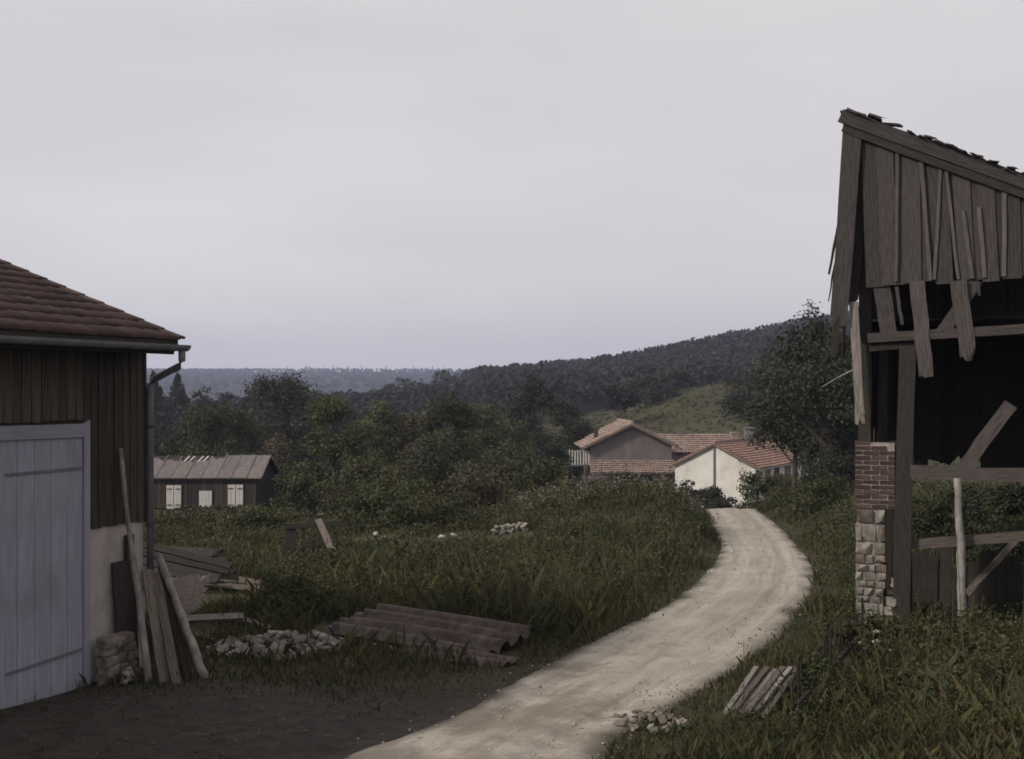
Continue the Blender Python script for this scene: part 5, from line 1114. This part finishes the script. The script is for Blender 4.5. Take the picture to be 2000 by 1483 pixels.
# ------------------------------------------------------------------ grass and weeds
def in_poly_exclude(x, y):
    ok = np.ones(len(x), bool)
    d = (x - WP.x) * WN.x + (y - WP.y) * WN.y; t_ = (x - WP.x) * WD.x + (y - WP.y) * WD.y; ok &= ~((d < 0.05) & (t_ < TC + 0.05))
    ok &= ~((x > sx0 - 0.1) & (x < sx1 + 0.05) & (y > SY - 0.05) & (y < SY + SD))
    db = (x - BP.x) * BF.x + (y - BP.y) * BF.y; dn = (x - BP.x) * BD.x + (y - BP.y) * BD.y
    ok &= ~((db > -0.02) & (db < 0.55) & (dn > -0.05) & (dn < 0.5))
    for cx_, cy_, cr_ in CLEAR: ok &= (x - cx_) ** 2 + (y - cy_) ** 2 > cr_ ** 2
    return ok
def clear_of(x, y, k):
    ok = np.ones(len(x), bool)
    for cx_, cy_, cr_ in CLEAR: ok &= (x - cx_) ** 2 + ((y - cy_) * 0.6) ** 2 > (cr_ * k) ** 2
    return ok

def scatter(rs, n, y0, y1, margin=2.5, bias=1.0):
    y = y0 + (y1 - y0) * rs.uniform(0, 1, n) ** bias; x = rs.uniform(-1, 1, n) * (y * 0.46 + margin); return x, y

def hmul(x, y):
    g_ = 1 - 0.5 * sstep(20, 30, y) * (1 - sstep(-2.5, 1.5, x)); g_ = g_ * (1 - 0.65 * sstep(44, 54, y) * (1 - sstep(-8, -4, x)))
    return g_ * (1 - 0.45 * (1 - sstep(12, 15, y)) * (x < 0.6))
_h0 = hmul
def hmul(x, y): return _h0(x, y) * np.clip(0.95 + 0.75 * wob(x, y, 0.33, 19), 0.35 + 0.4 * ((x > 0.6) & (y < 16)), 1.6)
def yard(x, y):                    # bare trodden earth in front of the door
    return 1 - sstep(10.2, 12.9, y + 0.30 * x + 0.9 * wob(x, y, 1.5, 2))

rs = np.random.RandomState(21)
x, y = scatter(rs, 410000, 7.5, 64.0, 2.0, 1.35)
x = np.concatenate([x, rs.uniform(0.8, 7.0, 34000)]); y = np.concatenate([y, rs.uniform(7.8, 15.0, 34000)])
d, sdd = road_dist(x, y)
pr = sstep(-0.38, 0.15, d + 0.2 * wob(x, y, 2.2, 7)) ** 1.5 * (1 - 0.95 * yard(x, y) * (x < 1.5) * (sdd < 0)) * np.clip(0.8 + 0.4 * wob(x, y, 0.8, 9), 0.45, 1)
pr = np.maximum(pr, 0.008 * (d > -1.2) * (y < 40))
heapm = ((x + 3.2) / 1.0) ** 2 + ((y - 15.7) / 0.8) ** 2 < 1.0
sheet = (x > -3.0) & (x < 0.1) & (((x + 2.62) * 0.55 + (y - 16.35) * 0.83) > -0.15) & (((x + 2.62) * 0.55 + (y - 16.35) * 0.83) < 1.35)
k = (rs.uniform(0, 1, len(x)) < pr) & in_poly_exclude(x, y) & (~heapm | (rs.uniform(0, 1, len(x)) < 0.3)) & ~sheet
x, y, d, sdd = x[k], y[k], d[k], sdd[k]; z = terrain(x, y)
n = len(x)
h = np.clip(rs.gamma(4, 0.042, n), 0.05, 0.6) * (0.55 + 0.75 * sstep(0.0, 1.5, d)) * (0.7 + 0.3 * sstep(12, 22, y)) * (1 + 0.35 * wob(x, y, 0.6, 11))
h = np.where(d < 0, h * 0.3, h) * hmul(x, y) * (1 - 0.6 * yard(x, y) * (sdd < 0))
w = (0.003 + 0.00024 * y) * rs.uniform(0.7, 1.4, n)
an = rs.uniform(0, 2 * np.pi, n); sdv = np.stack([np.cos(an), np.sin(an), 0 * an], 1); la = rs.uniform(0, 2 * np.pi, n); le = h * rs.uniform(0.1, 0.75, n)
lv = np.stack([np.cos(la) * le, np.sin(la) * le, 0 * la], 1); B = np.stack([x, y, z - 0.02], 1)
mid = B + lv * 0.32 + np.stack([0 * h, 0 * h, h * 0.62], 1); tip = B + lv + np.stack([0 * h, 0 * h, h], 1)
V = np.stack([B - sdv * w[:, None], B + sdv * w[:, None], mid + sdv * w[:, None] * 0.9, tip], 1).reshape(-1, 3)
b5 = np.arange(n) * 4
dry = rs.uniform(0, 1, n) < (0.14 + 0.12 * wob(x, y, 0.35, 13)); tc_ = tint(rs, n, 1, 0.6, 1.35, 0.2); tc_[dry] *= np.array([1.45, 1.38, 1.25])
o = link_mesh('grass', fast_mesh('grass', V, [np.stack([b5, b5 + 1, b5 + 2, b5 + 3], 1)], M['grass'], np.repeat(tc_, 4, 0)))
o['kind'] = 'stuff'; o['label'] = 'rank grass over the banks and garden'

def weeds(name, label, rs, x, y, hmin, hmax, nleaf, lpx, mat, group=None, top_heavy=0.5):
    n = len(x); z = terrain(x, y); h = rs.uniform(hmin, hmax, n) * (1 + 0.3 * wob(x, y, 0.7, 15)) * hmul(x, y); q = rs.uniform(0.1, 1, (n, nleaf)) ** top_heavy
    la = rs.uniform(0, 2 * np.pi, n); le = h * rs.uniform(0, 0.35, n)
    C = np.stack([x[:, None] + np.cos(la)[:, None] * le[:, None] * q ** 2, y[:, None] + np.sin(la)[:, None] * le[:, None] * q ** 2, z[:, None] + h[:, None] * q], -1)
    C += rs.normal(size=C.shape) * (0.15 * h[:, None, None]) * np.array([1, 1, 0.3])
    m_ = n * nleaf; sz_ = np.repeat(lpx * y / F, nleaf); V = leaf_quads(rs, C.reshape(-1, 3), sz_, 0.7, None, 0.72)
    t_ = np.repeat(tint(rs, n, 1, 0.6, 1.4, 0.12), nleaf * 4, 0) * tint(rs, m_, 4, 0.8, 1.2, 0.08)
    o = link_mesh(name, fast_mesh(name, V, [quads(m_)], M[mat], t_)); o['kind'] = 'stuff'; o['label'] = label; return x, y, z, h
x, y = scatter(rs, 38000, 10.0, 66.0, 2.0, 1.2); d, sdd = road_dist(x, y)
sheet = (x > -3.2) & (x < 0.2) & (((x + 2.62) * 0.55 + (y - 16.35) * 0.83) > -0.35) & (((x + 2.62) * 0.55 + (y - 16.35) * 0.83) < 1.4); heapm = ((x + 3.2) / 1.2) ** 2 + ((y - 15.7) / 1.1) ** 2 < 1.0
yd = (y + 0.3 * x < 15.2 + wob(x, y, 0.9)) & (x < 1)
k = (rs.uniform(0, 1, len(x)) < sstep(0.15, 0.9, d) * np.clip(0.6 + 0.7 * wob(x, y, 0.5, 17), 0.05, 1)) & in_poly_exclude(x, y) & clear_of(x, y, 1.5) & ~sheet & ~heapm & ~yd
x, y = x[k], y[k]
wx, wy, wz, wh_ = weeds('weeds', 'leafy weeds standing among the grass', rs, x, y, 0.25, 0.75, 16, 4.6, 'weed')
k = rs.uniform(0, 1, len(wx)) < 0.07
sx_, sy_, sz0, sh_ = wx[k], wy[k], wz[k], wh_[k] * rs.uniform(1.2, 1.9, k.sum()); n = len(sx_); la = rs.uniform(0, 6.28, n); ll = sh_ * rs.uniform(0, 0.3, n); ww = 0.0006 * sy_ * 0.6 + 0.002
B = np.stack([sx_, sy_, sz0], 1); Tp = B + np.stack([np.cos(la) * ll, np.sin(la) * ll, sh_], 1); sv = np.stack([ww, 0 * ww, 0 * ww], 1)
V1 = np.stack([B - sv, B + sv, Tp + sv * 0.5, Tp - sv * 0.5], 1).reshape(-1, 3)
C = np.repeat(Tp, 5, 0) + rs.normal(size=(n * 5, 3)) * np.array([0.015, 0.015, 0.05]); V2 = leaf_quads(rs, C, np.repeat(2.6 * sy_ / F + 0.01, 5), 0.2, None, 0.4)
o = link_mesh('seed_stalks', fast_mesh('seed_stalks', np.vstack([V1, V2]), [quads(n), quads(n * 5, n * 4)], M['grass'], np.vstack([tint(rs, n, 4, 1.0, 1.9), tint(rs, n * 5, 4, 1.0, 2.0)]))); o['kind'] = 'stuff'; o['label'] = 'dry seed stalks standing above the weeds'
# pale flower heads on the crest of the bank and scattered in the weeds
k = ((rs.uniform(0, 1, len(wx)) < 0.75) & (wx > 0.2) & (wx < 6.4) & (wy > 37) & (wy < 52)) | (rs.uniform(0, 1, len(wx)) < 0.03)
fx, fy, fz, fh = wx[k], wy[k], wz[k], wh_[k]; rep = 7
C = np.repeat(np.stack([fx, fy, fz + fh * 1.08], 1), rep, 0) + rs.normal(size=(len(fx) * rep, 3)) * 0.06
o = link_mesh('flower_heads', fast_mesh('flower_heads', leaf_quads(rs, C, np.repeat(2.6 * fy / F, rep), 1.0), [quads(len(C))], M['flower'], tint(rs, len(C), 4, 0.6, 1.2))); o['kind'] = 'stuff'; o['label'] = 'pale pinkish flower heads along the crest of the bank'
# loose grit on the road
N = 1100; j = rs.randint(8, 215, N); q = rs.uniform(-1, 1, N); q = np.sign(q) * np.abs(q) ** 0.6; px_ = RC[j, 0] + NRM[j, 0] * RWP[j] * q * 1.05 + rs.normal(0, .15, N); py_ = RC[j, 1] + NRM[j, 1] * RWP[j] * q * 1.05 + rs.normal(0, .15, N)
pz_ = np.interp(py_, Y_, Z_) + 0.045 * (1 - q ** 2); sz_ = np.clip(rs.gamma(1.6, 0.005, N) + 0.004, 0, 0.03)
OC = np.array([[1, 0, 0], [-1, 0, 0], [0, 1, 0], [0, -1, 0], [0, 0, 0.7], [0, 0, -0.7]], float)
V = (np.stack([px_, py_, pz_], 1)[:, None] + OC[None] * sz_[:, None, None] * rs.uniform(0.6, 1.3, (N, 6, 1))).reshape(-1, 3); b6 = (np.arange(N) * 6)[:, None]
FT = np.array([[0, 2, 4], [2, 1, 4], [1, 3, 4], [3, 0, 4], [2, 0, 5], [1, 2, 5], [3, 1, 5], [0, 3, 5]])
o = link_mesh('road_grit', fast_mesh('road_grit', V, [(b6[:, None] + FT[None]).reshape(-1, 3)], M['grit'])); o['kind'] = 'stuff'; o['label'] = 'loose grit and small stones on the lane'
N = 650; px_ = rs.uniform(-5.0, 0.6, N); py_ = rs.uniform(8.2, 14.2, N); k = ((px_ - WP.x) * WN.x + (py_ - WP.y) * WN.y > 0.08) & (road_dist(px_, py_)[0] > 0.0); px_, py_ = px_[k], py_[k]; N = len(px_)
pz_ = terrain(px_, py_) + 0.004; sz_ = np.clip(rs.gamma(1.5, 0.006, N) + 0.004, 0, 0.04)
V = (np.stack([px_, py_, pz_], 1)[:, None] + OC[None] * sz_[:, None, None] * rs.uniform(0.6, 1.3, (N, 6, 1))).reshape(-1, 3); b6 = (np.arange(N) * 6)[:, None]
o = link_mesh('yard_gravel', fast_mesh('yard_gravel', V, [(b6[:, None] + FT[None]).reshape(-1, 3)], M['yard_stone'])); o['kind'] = 'stuff'; o['label'] = 'gravel and chips on the trodden yard'
N = 1600; px_ = rs.uniform(-5.0, 1.0, N); py_ = rs.uniform(8.2, 15.0, N); k = ((px_ - WP.x) * WN.x + (py_ - WP.y) * WN.y > 0.1) & (road_dist(px_, py_)[0] > 0.0); C = np.stack([px_[k], py_[k], terrain(px_[k], py_[k]) + 0.012], 1)
o = link_mesh('yard_litter', fast_mesh('yard_litter', leaf_quads(rs, C, 0.045, 5.0, None, 0.3), [quads(len(C))], M['litter'], tint(rs, len(C), 4, 0.5, 1.4))); o['kind'] = 'stuff'; o['label'] = 'dead leaves and straw litter on the yard'
# white umbels below the pillar
for i, (px, py) in enumerate(((1714, 1233), (1713, 1253), (1682, 1257), (1690, 1265), (1730, 1270), (1722, 1276))):
    yy = 14.6; p = U(px, py, yy); g_ = tz(p.x, yy)
    uo = thing('umbel_flower', 'small white umbel flower among the brambles below the brick pillar', 'flower', (p.x, yy, g_), 'white umbels below the pillar')
    MB().tube([Vector((p.x + 0.03, yy, g_)), Vector((p.x, yy, p.z))], [0.006, 0.004], 5).build('stem', M['weed'], uo)
    C = np.array(p)[None] + rs.normal(size=(34, 3)) * np.array([0.026, 0.026, 0.005]); me_ = fast_mesh('flower_head', leaf_quads(rs, C, 0.032, 3.0, None, 0.9) - np.array(wloc(uo)), [quads(34)], M['white_flower']); c_ = link_mesh('flower_head', me_, uo); c_.location = (0, 0, 0)

# ------------------------------------------------------------------ the air
mb = MB(); mb.box((0, 1200, 42), (2300, 0, 0), (0, 1420, 0), (0, 0, 70)); hz = mb.build('haze', M['grass'], None); hz.data.materials.clear()
m = bpy.data.materials.new('thin_haze'); m.use_nodes = True; t = m.node_tree; t.nodes.clear()
o_ = t.nodes.new('ShaderNodeOutputMaterial'); v_ = t.nodes.new('ShaderNodeVolumePrincipled'); v_.inputs['Color'].default_value = (0.68, 0.725, 1.0, 1); v_.inputs['Density'].default_value = 0.00033; v_.inputs['Anisotropy'].default_value = 0.2
t.links.new(v_.outputs[0], o_.inputs['Volume']); hz.data.materials.append(m); hz['kind'] = 'stuff'; hz['label'] = 'thin bluish haze over the valley'
